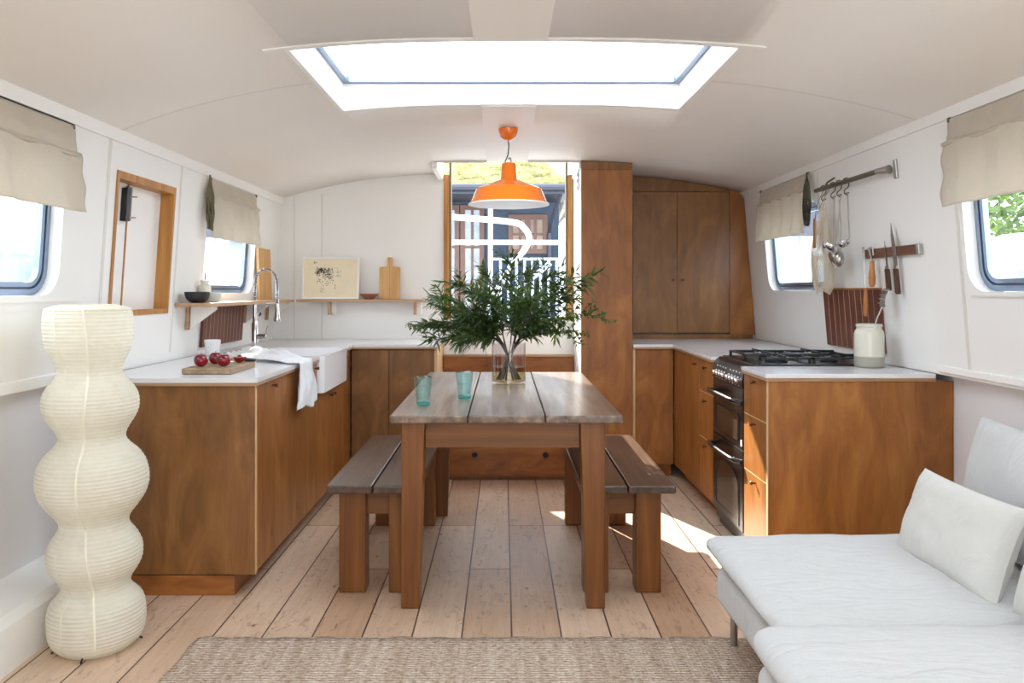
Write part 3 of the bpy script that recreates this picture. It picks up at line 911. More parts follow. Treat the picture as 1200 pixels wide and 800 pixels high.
obj('plinth', G().box(.893, 1.15, 5.27, 5.765, .001, .089), 'plyh', r)
obj('door', G().box(.893, 1.15, 5.20, 5.219, .093, .868, .001), 'ply', r)
obj('edge_strip', G().box(.876, .892, 5.198, 5.765, .001, .872), 'edge', r)

r = thing('worktop', 'short white worktop end carrying the cream utensil crock', 'worktop', (1.5, 3.5, .875))
obj('slab', G().box(1.142, 1.884, 3.345, 3.690, .887, .905, .001), 'worktop', r)
obj('edge_band', G().box(1.144, 1.884, 3.347, 3.690, .8735, .8868), 'edged', r)
poly = [(1.142, 4.227), (1.142, 5.18), (.877, 5.18), (.877, 5.774), (1.884, 5.774), (1.884, 4.227)]
struct('trim_24', G().box(1.80, 1.884, 3.695, 4.222, .88, .905), 'worktop')
r = thing('worktop', 'white corner worktop beyond the hob below the tall double cupboard', 'worktop', (1.5, 5.0, .875))
obj('slab', G().sheet(poly, [], lambda x, y: (x, y, .887), lambda x, y: (x, y, .905)), 'worktop', r)
obj('edge_band', G().sheet(poly, [], lambda x, y: (x, y, .8735), lambda x, y: (x, y, .8868)), 'edged', r)

# tall cupboard
r = thing('tall_cupboard', 'tall stained plywood cupboard column right of the doorway', 'cupboard', (.7, 5.5, 0))
obj('front_panel', G().box(.5265, .8735, 5.198, 5.217, .02, 2.085, .001), 'ply', r)
obj('top_strip', G().hexa([(.5265, 5.205, 2.088), (.8735, 5.205, 2.088), (.8735, 5.217, 2.088), (.5265, 5.217, 2.088),
                           (.5265, 5.205, ceil_z(.53, 5.2) - .009), (.8735, 5.205, ceil_z(.8735, 5.2) - .009), (.8735, 5.217, ceil_z(.8735, 5.2) - .009), (.5265, 5.217, ceil_z(.53, 5.2) - .009)]), 'ply_shade', r)
obj('body', G().box(.545, .8735, 5.2175, 5.775, .001, 2.09), 'ply_shade', r)
sp = obj('side_panel', G().box(.526, .544, 5.2175, 5.775, .001, 2.10), 'trim', r)
h = G().box(.518, .525, 5.34, 5.37, 1.965, 2.10, .002)
for z in (1.985, 2.03, 2.075): h.tube([(.515, 5.355, z - .012), (.515, 5.355, z + .012)], .009, 8)
obj('latch', h, 'chrome', sp)

# built-in double cupboard on the end bulkhead
r = thing('wall_cupboard', 'stained plywood double cupboard curving under the ceiling above worktop', 'cupboard', (1.35, 5.75, .92))
obj('door', G().box(.967, 1.296, 5.73, 5.749, .955, 2.005, .001), 'ply_shade', r)
obj('door', G().box(1.299, 1.686, 5.73, 5.749, .955, 2.005, .001), 'ply_shade', r)
for ch, x in zip([c for c in COL.objects if c.parent == r], (1.262, 1.335)):
    knob((x, 5.73, 1.347), (0, -1, 0), ch)
tp = [(.967, 2.01), (1.69, 2.01)] + [(x, ceil_z(x, 5.75) - .01) for x in (1.69, 1.5, 1.3, 1.1, .967)]
obj('top_panel', G().prism(tp, lambda x, z: (x, 5.745, z), lambda x, z: (x, 5.765, z)), 'ply_shade', r)
sp_ = [(1.693, .94), (fR(.94) - .005, .94), (fR(1.97) - .005, 1.965), (1.76, ceil_z(1.76, 5.75) - .012), (1.693, ceil_z(1.693, 5.75) - .012)]
obj('side_panel', G().prism(sp_, lambda x, z: (x, 5.742, z), lambda x, z: (x, 5.765, z)), 'ply', r)
obj('base_strip', G().box(.967, 1.87, 5.75, 5.77, .907, .938), 'ply_shade', r)
obj('back_panel', G().box(.967, 1.692, 5.766, 5.776, .94, 1.99), 'ply_shade', r)

# companionway steps with two drawers in the bottom one
r = thing('companionway_steps', 'stained wooden steps with two drawers up to the doorway', 'steps', (.03, 5.4, 0))
b = G().box(-.445, .52, 5.146, 5.46, .03, .40, .002)
obj('lower_step', b, 'plyh', r)
obj('upper_riser', G().box(-.445, .52, 5.70, 5.765, .001, .775, .002), 'plyh', r)
obj('upper_tread', G().box(-.445, .52, 5.69, 5.77, .776, .79, .002), 'edged', r)
obj('middle_step', G().box(-.445, .52, 5.462, 5.698, .001, .60, .002), 'plyh', r)
obj('plinth', G().box(-.445, .52, 5.15, 5.46, .001, .0285), 'ply_shade', r)
for x0, x1, hx in ((-.443, .037, -.193), (.041, .518, .28)):
    g = G().sheet(rect(x0, x1, .032, .385), [[(hx + .02 * math.cos(2 * PI * k / 16), .17 + .02 * math.sin(2 * PI * k / 16)) for k in range(16)]],
                  lambda x, z: (x, 5.125, z), lambda x, z: (x, 5.144, z))
    dd = obj('drawer', g, 'plyh', r)
    obj('finger_hole', G().lathe([(0, 0), (.0205, 0), (.0205, .001), (0, .001)], (hx, 5.1445, .17), 16, axis='y'), 'rubber', dd)

# ============================================================ COOKER
r = thing('gas_cooker', 'black double-oven gas cooker built in between drawer stacks', 'cooker', (1.45, 3.96, 0))
Y0, Y1 = 3.695, 4.220
obj('body', G().box(1.172, 1.80, Y0, Y1, .04, .895, .003), 'black', r)
fas = [(1.172, .797), (1.150, .797), (1.146, .815), (1.152, .86), (1.168, .893), (1.19, .908), (1.20, .908), (1.20, .896), (1.172, .896)]
fs = obj('control_panel', G().prism(fas, lambda x, z: (x, Y0, z), lambda x, z: (x, Y1, z)), 'black', r, smooth=True)
for k in range(8):
    y = Y0 + .06 + k * .05 + (.03 if k > 3 else 0)
    kg = G().lathe([(.0, -.024), (.010, -.024), (.013, -.019), (.013, -.006), (.017, -.003), (.017, 0), (0, 0)], (1.148, y, .832), 16, axis='x')
    obj('knob', kg, 'chrome', fs)
mk = G()
for k in range(8):
    y = Y0 + .06 + k * .05 + (.03 if k > 3 else 0)
    mk.box(1.1525, 1.156, y - .006, y + .006, .864, .870, rot=None)
    mk.box(1.1455, 1.148, y - .012, y - .008, .804, .807)
obj('marking', mk, 'label', fs)
def oven_door(z0, z1, wz0, wz1, arch, hz):
    d = obj('oven_door', G().box(1.152, 1.171, Y0 + .002, Y1 - .002, z0, z1, .003), 'black', r)
    a, b_ = Y0 + .075, Y1 - .075
    if arch:
        n = 12; pts = [(a, wz0), (b_, wz0)] + [(a + (b_ - a) * (.5 + .5 * math.cos(PI * k / n)), wz1 - .07 + .07 * math.sin(PI * k / n)) for k in range(n + 1)]
    else:
        pts = rrect(a, b_, wz0, wz1, .02)
    obj('door_glass', G().prism(pts, lambda y, z: (1.1505, y, z), lambda y, z: (1.1525, y, z)), 'oven_glass', d)
    cx_ = sum(p[0] for p in pts) / len(pts); cz_ = sum(p[1] for p in pts) / len(pts)
    grow = [(cx_ + (p[0] - cx_) * 1.09, cz_ + (p[1] - cz_) * 1.12) for p in pts]
    obj('glass_trim', G().sheet(grow, [pts], lambda y, z: (1.1485, y, z), lambda y, z: (1.1519, y, z)), 'black', d)
    hp = spline([(1.15, Y0 + .03, hz - .012), (1.112, Y0 + .06, hz), (1.098, (Y0 + Y1) / 2, hz + .006), (1.112, Y1 - .06, hz), (1.15, Y1 - .03, hz - .012)], 6)
    obj('handle', G().tube(hp, [.012] * len(hp), 12), 'black', d)
    return d
du = oven_door(.50, .792, .535, .66, False, .735)
dl = oven_door(.10, .495, .14, .38, True, .448)
obj('sticker', G().box(1.1495, 1.1515, Y0 + .012, Y0 + .03, .515, .545), 'label', du)
obj('foot_panel', G().box(1.19, 1.21, Y0, Y1, .002, .039), 'black', r)
hb = obj('hob', G().box(1.203, 1.79, Y0 + .002, Y1 - .002, .8965, .914, .004), 'black', r)
for bxx, byy, br_ in ((1.36, 3.83, .045), (1.36, 4.09, .035), (1.62, 3.83, .035), (1.62, 4.09, .05)):
    obj('burner', G().lathe([(br_ * 1.2, 0), (br_ * 1.2, .008), (br_, .01), (br_, .018), (br_ * .8, .022), (0, .023)], (bxx, byy, .9145), 20), 'iron', hb)
for (gx0, gx1, gy0, gy1) in ((1.235, 1.49, Y0 + .02, 3.952), (1.235, 1.49, 3.962, Y1 - .02), (1.50, 1.755, Y0 + .02, 3.952), (1.50, 1.755, 3.962, Y1 - .02)):
    g = G(); zt = .953
    mx_, my_ = (gx0 + gx1) / 2, (gy0 + gy1) / 2
    g.box(gx0, gx1, gy0, gy0 + .010, zt - .018, zt - .008); g.box(gx0, gx1, gy1 - .010, gy1, zt - .018, zt - .008)
    g.box(gx0, gx0 + .010, gy0, gy1, zt - .018, zt - .008); g.box(gx1 - .010, gx1, gy0, gy1, zt - .018, zt - .008)
    for sx in (-1, 1):
        ex = gx0 if sx < 0 else gx1
        g.box(min(ex, mx_ + sx * .03), max(ex, mx_ + sx * .03), my_ - .006, my_ + .006, zt - .014, zt, .002)
        ey = gy0 if sx < 0 else gy1
        g.box(mx_ - .006, mx_ + .006, min(ey, my_ + sx * .03), max(ey, my_ + sx * .03), zt - .014, zt, .002)
        for sy in (-1, 1):
            lx, ly = (gx0 + .006 if sx < 0 else gx1 - .006), (gy0 + .006 if sy < 0 else gy1 - .006)
            g.box(lx - .006, lx + .006, ly - .006, ly + .006, .9145, zt - .008)
    obj('pan_support', g, 'iron', hb)

# ============================================================ TABLE AND BENCHES
def taper_leg(x0, x1, y0, y1, zt, ins=0, dx=0, dy=0, z0=.001):
    """leg: top rectangle, tapered toward the floor by dx / dy (signed, on the inner side)"""
    bx0, bx1 = (x0, x1 + dx) if dx < 0 else (x0 + dx, x1)
    by0, by1 = (y0, y1 + dy) if dy < 0 else (y0 + dy, y1)
    return G().hexa([(bx0, by0, z0), (bx1, by0, z0), (bx1, by1, z0), (bx0, by1, z0), (x0, y0, zt), (x1, y0, zt), (x1, y1, zt), (x0, y1, zt)], .004)

r = thing('dining_table', 'old pine dining table with weathered grey-brown plank top', 'table', (.01, 3.83, 0))
ZT = .777
for i, (a, b) in enumerate(((-.448, -.142), (-.138, .163), (.167, .470))):
    g = G().box(a, b, 3.02, 4.64, ZT - .031, ZT, .005, 2)
    obj('table_plank', g, 'ttop', r)
for (x0, x1, dx) in ((-.408, -.314, -.022), (.306, .405, .026)):
    obj('leg', taper_leg(x0, x1, 3.06, 3.15, ZT - .032, 0, dx, -.018), 'leg', r)
for (x0, x1, dx) in ((-.385, -.293, -.022), (.345, .437, .026)):
    obj('leg', taper_leg(x0, x1, 4.30, 4.39, ZT - .032, 0, dx, .018), 'leg', r)
obj('apron', G().box(-.313, .305, 3.085, 3.107, .638, ZT - .032, .001), 'legx', r)
obj('apron', G().box(-.292, .344, 4.33, 4.352, .638, ZT - .032, .001), 'legx', r)
obj('apron', G().hexa([(-.385, 3.151, .638), (-.363, 3.151, .638), (-.342, 4.299, .638), (-.364, 4.299, .638), (-.385, 3.151, ZT - .032), (-.363, 3.151, ZT - .032), (-.342, 4.299, ZT - .032), (-.364, 4.299, ZT - .032)]), 'legy', r)
obj('apron', G().hexa([(.358, 3.151, .638), (.38, 3.151, .638), (.415, 4.299, .638), (.393, 4.299, .638), (.358, 3.151, ZT - .032), (.38, 3.151, ZT - .032), (.415, 4.299, ZT - .032), (.393, 4.299, ZT - .032)]), 'legy', r)

def bench(x0, x1, split, y0, y1, legs, label):
    zt = .464
    r = thing('bench', label, 'bench', ((x0 + x1) / 2, (y0 + y1) / 2, 0), 'benches at the dining table')
    obj('seat_plank', G().box(x0, split - .003, y0, y1, zt - .034, zt, .006, 2), 'top', r)
    obj('seat_plank', G().box(split + .003, x1, y0, y1, zt - .034, zt, .006, 2), 'top', r)
    for (a, b) in legs:
        obj('leg', G().box(a, b, y0 + .055, y0 + .145, .001, zt - .035, .006), 'leg', r)
        obj('leg', G().box(a, b, y1 - .145, y1 - .055, .001, zt - .035, .006), 'leg', r)
    a, b = legs[0][1], legs[1][0]
    obj('rail', G().box(a + .001, b - .001, y0 + .085, y0 + .11, .325, zt - .035), 'legx', r)
    obj('rail', G().box(a + .001, b - .001, y1 - .11, y1 - .085, .325, zt - .035), 'legx', r)
    m = (legs[0][0] + legs[0][1]) / 2
    obj('rail', G().box(m - .012, m + .012, y0 + .146, y1 - .146, .325, zt - .035), 'legy', r)
    m = (legs[1][0] + legs[1][1]) / 2
    obj('rail', G().box(m - .012, m + .012, y0 + .146, y1 - .146, .325, zt - .035), 'legy', r)
bench(-.733, -.345, -.54, 3.165, 4.28, ((-.69, -.578), (-.482, -.37)), 'wooden plank bench between the table and the sink cabinets')
bench(.318, .712, .514, 3.165, 4.29, ((.335, .442), (.555, .662)), 'sunlit wooden plank bench between the table and the cooker')

# ============================================================ TABLE TOP THINGS
VX, VY = .028, 4.07
r = thing('glass_vase', 'straight clear glass vase of yellowish water on the table', 'vase', (VX, VY, ZT + .001))
prof = [(0, 0), (.086, 0), (.090, .004), (.090, .213), (.0875, .213), (.0875, .012), (0, .012)]
obj('vessel', G().lathe(prof, (VX, VY, ZT + .001), 40), 'vase', r)
obj('water', G().lathe([(0, .013), (.086, .013), (.086, .088), (0, .088)], (VX, VY, ZT + .001), 40), 'water', r)

def leaf_at(bm, p, d, side, ln, w, curl=.15):
    d = d.normalized()
    s = d.cross(side).normalized() if d.cross(side).length > 1e-4 else d.cross(Vector((.3, .5, .9))).normalized()
    n = s.cross(d).normalized()
    a = bm.verts.new(p)
    m1, m2 = p + d * ln * .33 - n * ln * curl * .1, p + d * ln * .7 - n * ln * curl * .45
    l1, r1 = bm.verts.new(m1 + s * w * .5 + n * w * .15), bm.verts.new(m1 - s * w * .5 + n * w * .15)
    c1 = bm.verts.new(m1)
    l2, r2 = bm.verts.new(m2 + s * w * .36 + n * w * .1), bm.verts.new(m2 - s * w * .36 + n * w * .1)
    c2 = bm.verts.new(m2)
    t = bm.verts.new(p + d * ln - n * ln * curl)
    for f in ((a, l1, c1), (a, c1, r1), (l1, l2, c2, c1), (c1, c2, r2, r1), (l2, t, c2), (c2, t, r2)):
        bm.faces.new(f)

rnd = random.Random(11)
TIPS = [(-.52, -.02, 1.08, 1), (-.40, .10, 1.24, 0), (-.27, -.14, 1.31, 0), (-.25, -.22, 1.00, 0), (-.10, .16, 1.36, 0),
        (.02, -.02, 1.43, 0), (.13, .18, 1.36, 0), (.27, -.08, 1.36, 0), (.46, .03, 1.34, 0), (.52, -.07, 1.14, 1),
        (.42, -.18, 1.05, 1), (.30, .20, 1.10, 0), (-.40, -.05, 1.10, 0), (-.12, -.24, 1.24, 0), (.16, -.25, 1.22, 0), (-.30, .22, 1.17, 0), (-.34, -.16, 1.17, 0), (-.18, -.05, 1.12, 0), (.36, .08, 1.24, 0), (.22, -.16, 1.08, 1), (-.42, .02, 1.0, 0), (.05, .2, 1.2, 0)]
BL = {0: 'branch of slender pointed green leaves standing in the glass vase', 1: 'branch of small round dark leaves spreading sideways from the glass vase'}
for bi, (tx, ty, tz, small) in enumerate(TIPS):
    ang = math.atan2(ty, tx)
    base = Vector((VX - .055 * math.cos(ang) + rnd.uniform(-.012, .012), VY - .05 * math.sin(ang), ZT + .02))
    neck = Vector((VX + .045 * math.cos(ang), VY + .05 * math.sin(ang), ZT + .20 + rnd.uniform(0, .02)))
    tip = Vector((VX - .02 + tx, VY + ty, tz))
    out = tip - neck
    m1 = neck + Vector((out.x * .3, out.y * .3, out.z * .42 + .02))
    m2 = neck + Vector((out.x * .68, out.y * .68, out.z * .82 + .02))
    path = spline([base, neck, m1, m2, tip], 7)
    n = len(path)
    r = thing('leafy_branch', BL[small], 'branch', tuple(base), 'branches with round leaves in the vase' if small else 'branches with slender leaves in the vase')
    sg = G().tube(path, [.0042 - .003 * i / (n - 1) for i in range(n)], 5)
    lg = G()
    twigs = [(path[9:], 1)]
    KT = 10
    for k in range(KT):
        i = 9 + int((n - 11) * (k + rnd.random() * .6) / (KT + .6))
        i = min(i, n - 3)
        d0 = (path[i + 1] - path[i]).normalized()
        dv = (d0 * .8 + Vector((rnd.uniform(-1, 1), rnd.uniform(-1, 1), rnd.uniform(-.45, .75))) * .95).normalized()
        ln = rnd.uniform(.11, .20) * (1 - .35 * k / KT)
        if path[i].x + dv.x * ln > VX + .56 or path[i].x + dv.x * ln < VX - .57: dv.x *= .2
        tw = [path[i] + dv * ln * t + Vector((0, 0, -.10 * ln * t * t)) for t in [q / 7 for q in range(8)]]
        sg.tube(tw, [.0018 - .0011 * q / 7 for q in range(8)], 4)
        twigs.append((tw, 0))
    for tw, main in twigs:
        Lt = sum((b - a).length for a, b in zip(tw, tw[1:]))
        cnt = int(Lt / (.0072 if not small else .0066))
        for q in range(cnt + 2):
            t = min(.999, (q + .5) / (cnt + 1)) * (len(tw) - 1)
            i = int(t); p = tw[i].lerp(tw[i + 1], t - i)
            if p.z < ZT + .215: continue
            d = (tw[i + 1] - tw[i]).normalized()
            rv = Vector((rnd.uniform(-1, 1), rnd.uniform(-1, 1), rnd.uniform(-.8, .8)))
            rv = (rv - d * rv.dot(d)).normalized()
            if small:
                leaf_at(lg.bm, p, d * .45 + rv, Vector((rnd.random(), rnd.random(), rnd.random())), rnd.uniform(.018, .03), rnd.uniform(.010, .015), .08)
            else:
                ld = (d * rnd.uniform(.7, 1.2) + rv * .8 + Vector((0, 0, rnd.uniform(-.35, .1))))
                leaf_at(lg.bm, p, ld, Vector((rnd.random() - .5, rnd.random() - .5, rnd.random())), rnd.uniform(.042, .080), rnd.uniform(.0075, .012), rnd.uniform(.05, .3))
    obj('stem', sg, 'stem', r)
    lo = obj('leaves', lg, 'leaf', r, smooth=True)

def tumbler(x, y, h, rt, label, fill):
    r = thing('tumbler', label, 'glass', (x, y, ZT + .001), 'teal tumblers on the table')
    fl = lambda a, hh: 1 + .018 * math.cos(24 * a)
    rb = rt * .76
    prof = [(rb, .014), (rb + (rt - rb) * .75, h * .72), (rt, h), (rt - .0025, h), (rb + (rt - rb) * .75 - .003, h * .72), (rb - .004, .017), (0, .017)]
    obj('vessel', G().lathe(prof, (x, y, ZT + .001), 96, fr=fl), 'teal', r)
    obj('thick_base', G().lathe([(0, 0), (rb * .95, 0), (rb, .004), (rb, .0135), (0, .0135)], (x, y, ZT + .001), 48), 'tealbase', r)
    obj('rim', G().lathe([(rt - .0025, 0), (rt + .0005, .0), (rt, .002), (rt - .002, .002)], (x, y, ZT + .0015 + h), 48), 'teal', r)
    wz = h * fill
    obj('water', G().lathe([(0, .018), (rb - .005, .018), (rb - .005 + (rt - rb) * (fill), wz), (0, wz)], (x, y, ZT + .001), 40), 'glass', r)
tumbler(-.346, 3.31, .118, .0385, 'ribbed teal glass tumbler nearer the table edge', .66)
tumbler(-.178, 3.50, .118, .0385, 'ribbed teal glass tumbler farther back, closer to the vase', .55)

# ============================================================ PENDANT
PX, PY = .03, 4.33
r = thing('pendant_lamp', 'orange enamel pendant lamp with white inside hanging over the table', 'lamp', (PX, PY, 1.74))
zc_ = ceil_z(PX, PY) - .014
obj('ceiling_rose', G().lathe([(0, -.066), (.02, -.064), (.042, -.045), (.053, -.018), (.055, -.001), (0, -.001)], (PX - .003, PY, zc_), 32), 'orange', r)
cp = spline([(PX - .003, PY, zc_ - .066), (PX, PY, zc_ - .10), (PX - .006, PY, zc_ - .15), (PX - .022, PY, zc_ - .19), (PX - .018, PY, zc_ - .215), (PX + .004, PY, zc_ - .205), (PX + .012, PY, zc_ - .19), (PX + .006, PY, zc_ - .165), (PX - .003, PY, zc_ - .172)], 6)
obj('cord', G().tube(cp, .0034, 8), 'cord', r)
obj('hook', G().tube(spline([(PX - .004, PY, zc_ - .17), (PX + .008, PY, zc_ - .165), (PX + .012, PY, zc_ - .19), (PX + .004, PY, zc_ - .235), (PX, PY, zc_ - .29)], 5), .0045, 8), 'steel', r)
zb = 1.752
sh = [(.036, .232), (.04, .226), (.046, .145), (.052, .138), (.165, .096), (.184, .086), (.214, .016), (.224, .008), (.226, .002), (.222, 0)]
obj('lamp_shade', G().lathe(sh, (PX, PY, zb), 64), 'orange', r, smooth=True)
shi = [(.0, .130), (.05, .130), (.162, .089), (.180, .080), (.210, .012), (.2205, .0015), (.222, .0)]
obj('shade_lining', G().lathe(shi, (PX, PY, zb), 64), 'enamel_in', r)
obj('shade_rim', G().lathe([(.221, -.002), (.2275, -.002), (.2285, .002), (.227, .005), (.2245, .004)], (PX, PY, zb), 64), 'enamel_in', r)
obj('shade_cap', G().lathe([(0, .236), (.03, .235), (.036, .232)], (PX, PY, zb), 32), 'orange', r)
obj('bulb', G().sphere((PX, PY, zb + .045), .038, 14, 1.1), 'bulb', r)

# ============================================================ PAPER FLOOR LAMP
LX, LY = -1.452, 2.75
prof_px = [(30, 52), (33, 70), (38, 80), (60, 83.5), (95, 83), (115, 79), (135, 69), (152, 61), (168, 59), (182, 68), (195, 80), (212, 88), (228, 90), (245, 88), (262, 80), (278, 69), (292, 62), (303, 61.5), (316, 72),
           (332, 89), (352, 100), (375, 104.5), (395, 104), (418, 97), (440, 82), (456, 68), (470, 62.5), (484, 68), (500, 80), (516, 87), (532, 89), (550, 87), (568, 78), (584, 66), (598, 62), (610, 70), (622, 83), (636, 89), (655, 91), (680, 90.5), (697, 87), (712, 78), (723, 62), (729, 40)]
def lamp_z(Y): return 1.27 - Y / 568
def lamp_cx(z): return LX - .034 * z / 1.2
pts = [(Y, rr / 568) for Y, rr in prof_px]
def r_at(Y):
    for (a, ra), (b, rb) in zip(pts, pts[1:]):
        if a <= Y <= b:
            t = (Y - a) / (b - a); return ra + (rb - ra) * t
    return pts[-1][1]
r = thing('paper_floor_lamp', 'tall white paper lantern floor lamp with five bulges', 'lamp', (LX, LY, 0))
g = G(); rings = []
N = 92; T = N * 4
for i in range(T + 1):
    Y = 30 + (729 - 30) * i / T
    z = lamp_z(Y)
    rr = sum(r_at(Y + q) for q in (-7, -5, -3, -1, 1, 3, 5, 7)) / 8 if 40 < Y < 719 else r_at(Y)
    rr += .0017 * (abs(math.sin(PI * i / 4)) * -1 + .5) * (1 if rr > .05 else 0)
    ring = []
    for k in range(64):
        a = 2 * PI * k / 64
        w = 1 + .0012 * math.sin(5 * a + Y * .02) + .0008 * math.sin(11 * a + Y * .05)
        ring.append(g.bm.verts.new((lamp_cx(z) + rr * w * math.cos(a), LY + rr * w * math.sin(a), z)))
    rings.append(ring)
for i in range(T):
    for k in range(64):
        g.bm.faces.new((rings[i][k], rings[i][(k + 1) % 64], rings[i + 1][(k + 1) % 64], rings[i + 1][k]))
g.sm = True
obj('paper_shade', g, 'paper', r, smooth=True)
# pasted paper joins running down the shade
for a in (-1.95, -1.25, .6, 2.2):
    tg = G()
    tr = []
    for i in range(0, T + 1, 2):
        Y = 30 + 699 * i / T; z = lamp_z(Y); rr = r_at(Y) + .0016
        aa = a + .12 * math.sin(Y * .012)
        tr.append([tg.bm.verts.new((lamp_cx(z) + rr * math.cos(aa + s * .0035 / rr), LY + rr * math.sin(aa + s * .0035 / rr), z)) for s in (-1, 1)])
    for p, q in zip(tr, tr[1:]): tg.bm.faces.new((p[0], p[1], q[1], q[0]))
    obj('paper_join', tg, 'tape', r, smooth=True)
obj('top_ring', G().tube([(lamp_cx(1.217) + .092 * math.cos(2 * PI * k / 32), LY + .092 * math.sin(2 * PI * k / 32), lamp_z(30)) for k in range(33)], .0025, 6), 'paper', r)
for a in (-1.45, -2.7 + .1, .35, 2.0):
    c, s = math.cos(a), math.sin(a)
    obj('foot', G().tube([(LX + .07 * c, LY + .07 * s, .05), (LX + .11 * c, LY + .11 * s, .028), (LX + .145 * c, LY + .145 * s, .0045)], .0035, 6), 'rubber', r)

# ============================================================ RUG
g = G().grid(90, 60, lambda u, v: (-1.105 + 2.02 * u + .004 * math.sin(v * 70), .45 + 2.325 * v + .004 * math.sin(u * 90) + .003 * math.sin(u * 37), .011 + .0015 * math.sin(u * 140) * math.sin(v * 160)))
g2 = g
r = tag(obj('jute_rug', g2, 'rug', solid=.012), 'coarse woven beige jute rug on the floorboards before the table', 'rug')

# ============================================================ SOFA
def soft_box(x0, x1, y0, y1, z0, z1, rad, puff, seed=0, nu=40, nv=40, amp=.006, sag=0):
    """upholstered slab: rounded edges, slightly domed top, faint wrinkles"""
    g = G()
    cx, cy, cz = (x0 + x1) / 2, (y0 + y1) / 2, (z0 + z1) / 2
    hx, hy, hz = (x1 - x0) / 2, (y1 - y0) / 2, (z1 - z0) / 2
    rr = bmesh.ops.create_cube(g.bm, size=2)
    bmesh.ops.subdivide_edges(g.bm, edges=g.bm.edges[:], cuts=27, use_grid_fill=True)
    for v in g.bm.verts:
        p = v.co.copy()
        # push to the rounded box
        q = Vector((p.x * hx, p.y * hy, p.z * hz))
        inner = Vector((max(-hx + rad, min(hx - rad, q.x)), max(-hy + rad, min(hy - rad, q.y)), max(-hz + min(rad, hz), min(hz - min(rad, hz), q.z))))
        dq = q - inner
        if dq.length > 1e-6:
            sc = Vector((rad, rad, min(rad, hz)))
            dn = Vector((dq.x / sc.x, dq.y / sc.y, dq.z / sc.z)).normalized()
            q = inner + Vector((dn.x * sc.x, dn.y * sc.y, dn.z * sc.z))
        u, w = q.x / hx, q.y / hy
        dome = puff * max(0, 1 - u ** 2) ** .6 * max(0, 1 - w ** 2) ** .6
        if p.z > 0: q.z += dome
        nz = noise.noise(Vector((q.x * 4 + seed, q.y * 4, q.z * 3))) + .5 * noise.noise(Vector((q.x * 11 + seed, q.y * 5, q.z * 9)))
        wr = noise.noise(Vector((q.x * 3 + q.y * 6 + seed, q.y * 26 - q.x * 8, seed)))
        q.z += nz * amp * (1 if p.z > 0 else .3) + wr * amp * .8 * (p.z > 0)
        q.x += nz * amp * .8; q.y += noise.noise(Vector((q.x * 6, seed, q.z * 9))) * amp * .8
        v.co = q + Vector((cx, cy, cz))
    g.sm = True
    return g

def pillow(c, w, h, t, M3, seed=0, n=34, amp=.010):
    """cushion: width w (local x), height h (local z), thickness t (local y)"""
    g = G(); vs = {}
    for side in (1, -1):
        for i in range(n + 1):
            for j in range(n + 1):
                u, v = -1 + 2 * i / n, -1 + 2 * j / n
                e = i in (0, n) or j in (0, n)
                if e and side < 0: vs[side, i, j] = vs[1, i, j]; continue
                k = (max(0, 1 - abs(u) ** 2.6) * max(0, 1 - abs(v) ** 2.6)) ** .42
                pin = 1 - .05 * (1 - abs(v) ** 2) * abs(u) ** 6
                pin2 = 1 - .06 * (1 - abs(u) ** 2) * abs(v) ** 6
                x, z = u * w / 2 * pin, v * h / 2 * pin2
                y = side * t / 2 * k
                wr = noise.noise(Vector((u * 2.2 + seed, v * 2.2, side * 2))) * amp * k
                ed = (abs(u) ** 5 + abs(v) ** 5)
                wr += noise.noise(Vector((u * 9 + seed, v * 9, side))) * amp * .45 * min(1, ed + .15) * k
                ang = math.atan2(v, u)
                wr += math.sin(ang * 17 + seed) * amp * .25 * min(1, abs(u * v) ** 1.5) * k
                vs[side, i, j] = g.bm.verts.new(M3 @ Vector((x, y + wr, z)) + Vector(c))
    for side in (1, -1):
        for i in range(n):
            for j in range(n):
                q = [vs[side, i, j], vs[side, i + 1, j], vs[side, i + 1, j + 1], vs[side, i, j + 1]]
                g.bm.faces.new(q if side > 0 else q[::-1])
    g.sm = True
    return g

r = thing('sofa', 'low fabric sofa frame with loose grey-white cover along the wall', 'sofa', (1.3, 1.9, 0))
def skirt(y0, y1, x0, seed):
    return soft_box(x0, 1.94, y0, y1, .150, .305, .05, 0, seed, amp=.004)
obj('frame_cover', skirt(2.045, 2.755, .755, 1), 'sofa', r)
obj('frame_cover', skirt(1.06, 2.04, .665, 5), 'sofa', r)
for x, y in ((.815, 2.715), (1.85, 2.70), (.76, 1.12), (1.85, 1.12), (.84, 2.0)):
    obj('leg', G().lathe([(.009, 0), (.013, .004), (.013, .175), (0, .175)], (x, y, .018 if y < 2.2 else .001), 12), 'steel', r)
obj('back_rail', G().box(1.90, 1.955, 1.06, 2.75, .30, .58, .015), 'sofa', r)
tag(obj('seat_cushion', soft_box(.735, 1.885, 2.045, 2.835, .315, .375, .055, .022, 3, amp=.005), 'sofa'),
    'flat grey-white seat cushion closest to the wooden drawer end panel', 'cushion', 'seat cushions of the sofa')
tag(obj('seat_cushion', soft_box(.645, 1.885, 1.05, 2.035, .315, .395, .06, .03, 9, amp=.005), 'sofa'),
    'seat cushion at the front of the picture, cut off by its bottom edge', 'cushion', 'seat cushions of the sofa')
def rot(rz, rx): return Matrix.Rotation(rz, 3, 'Z') @ Matrix.Rotation(rx, 3, 'X')
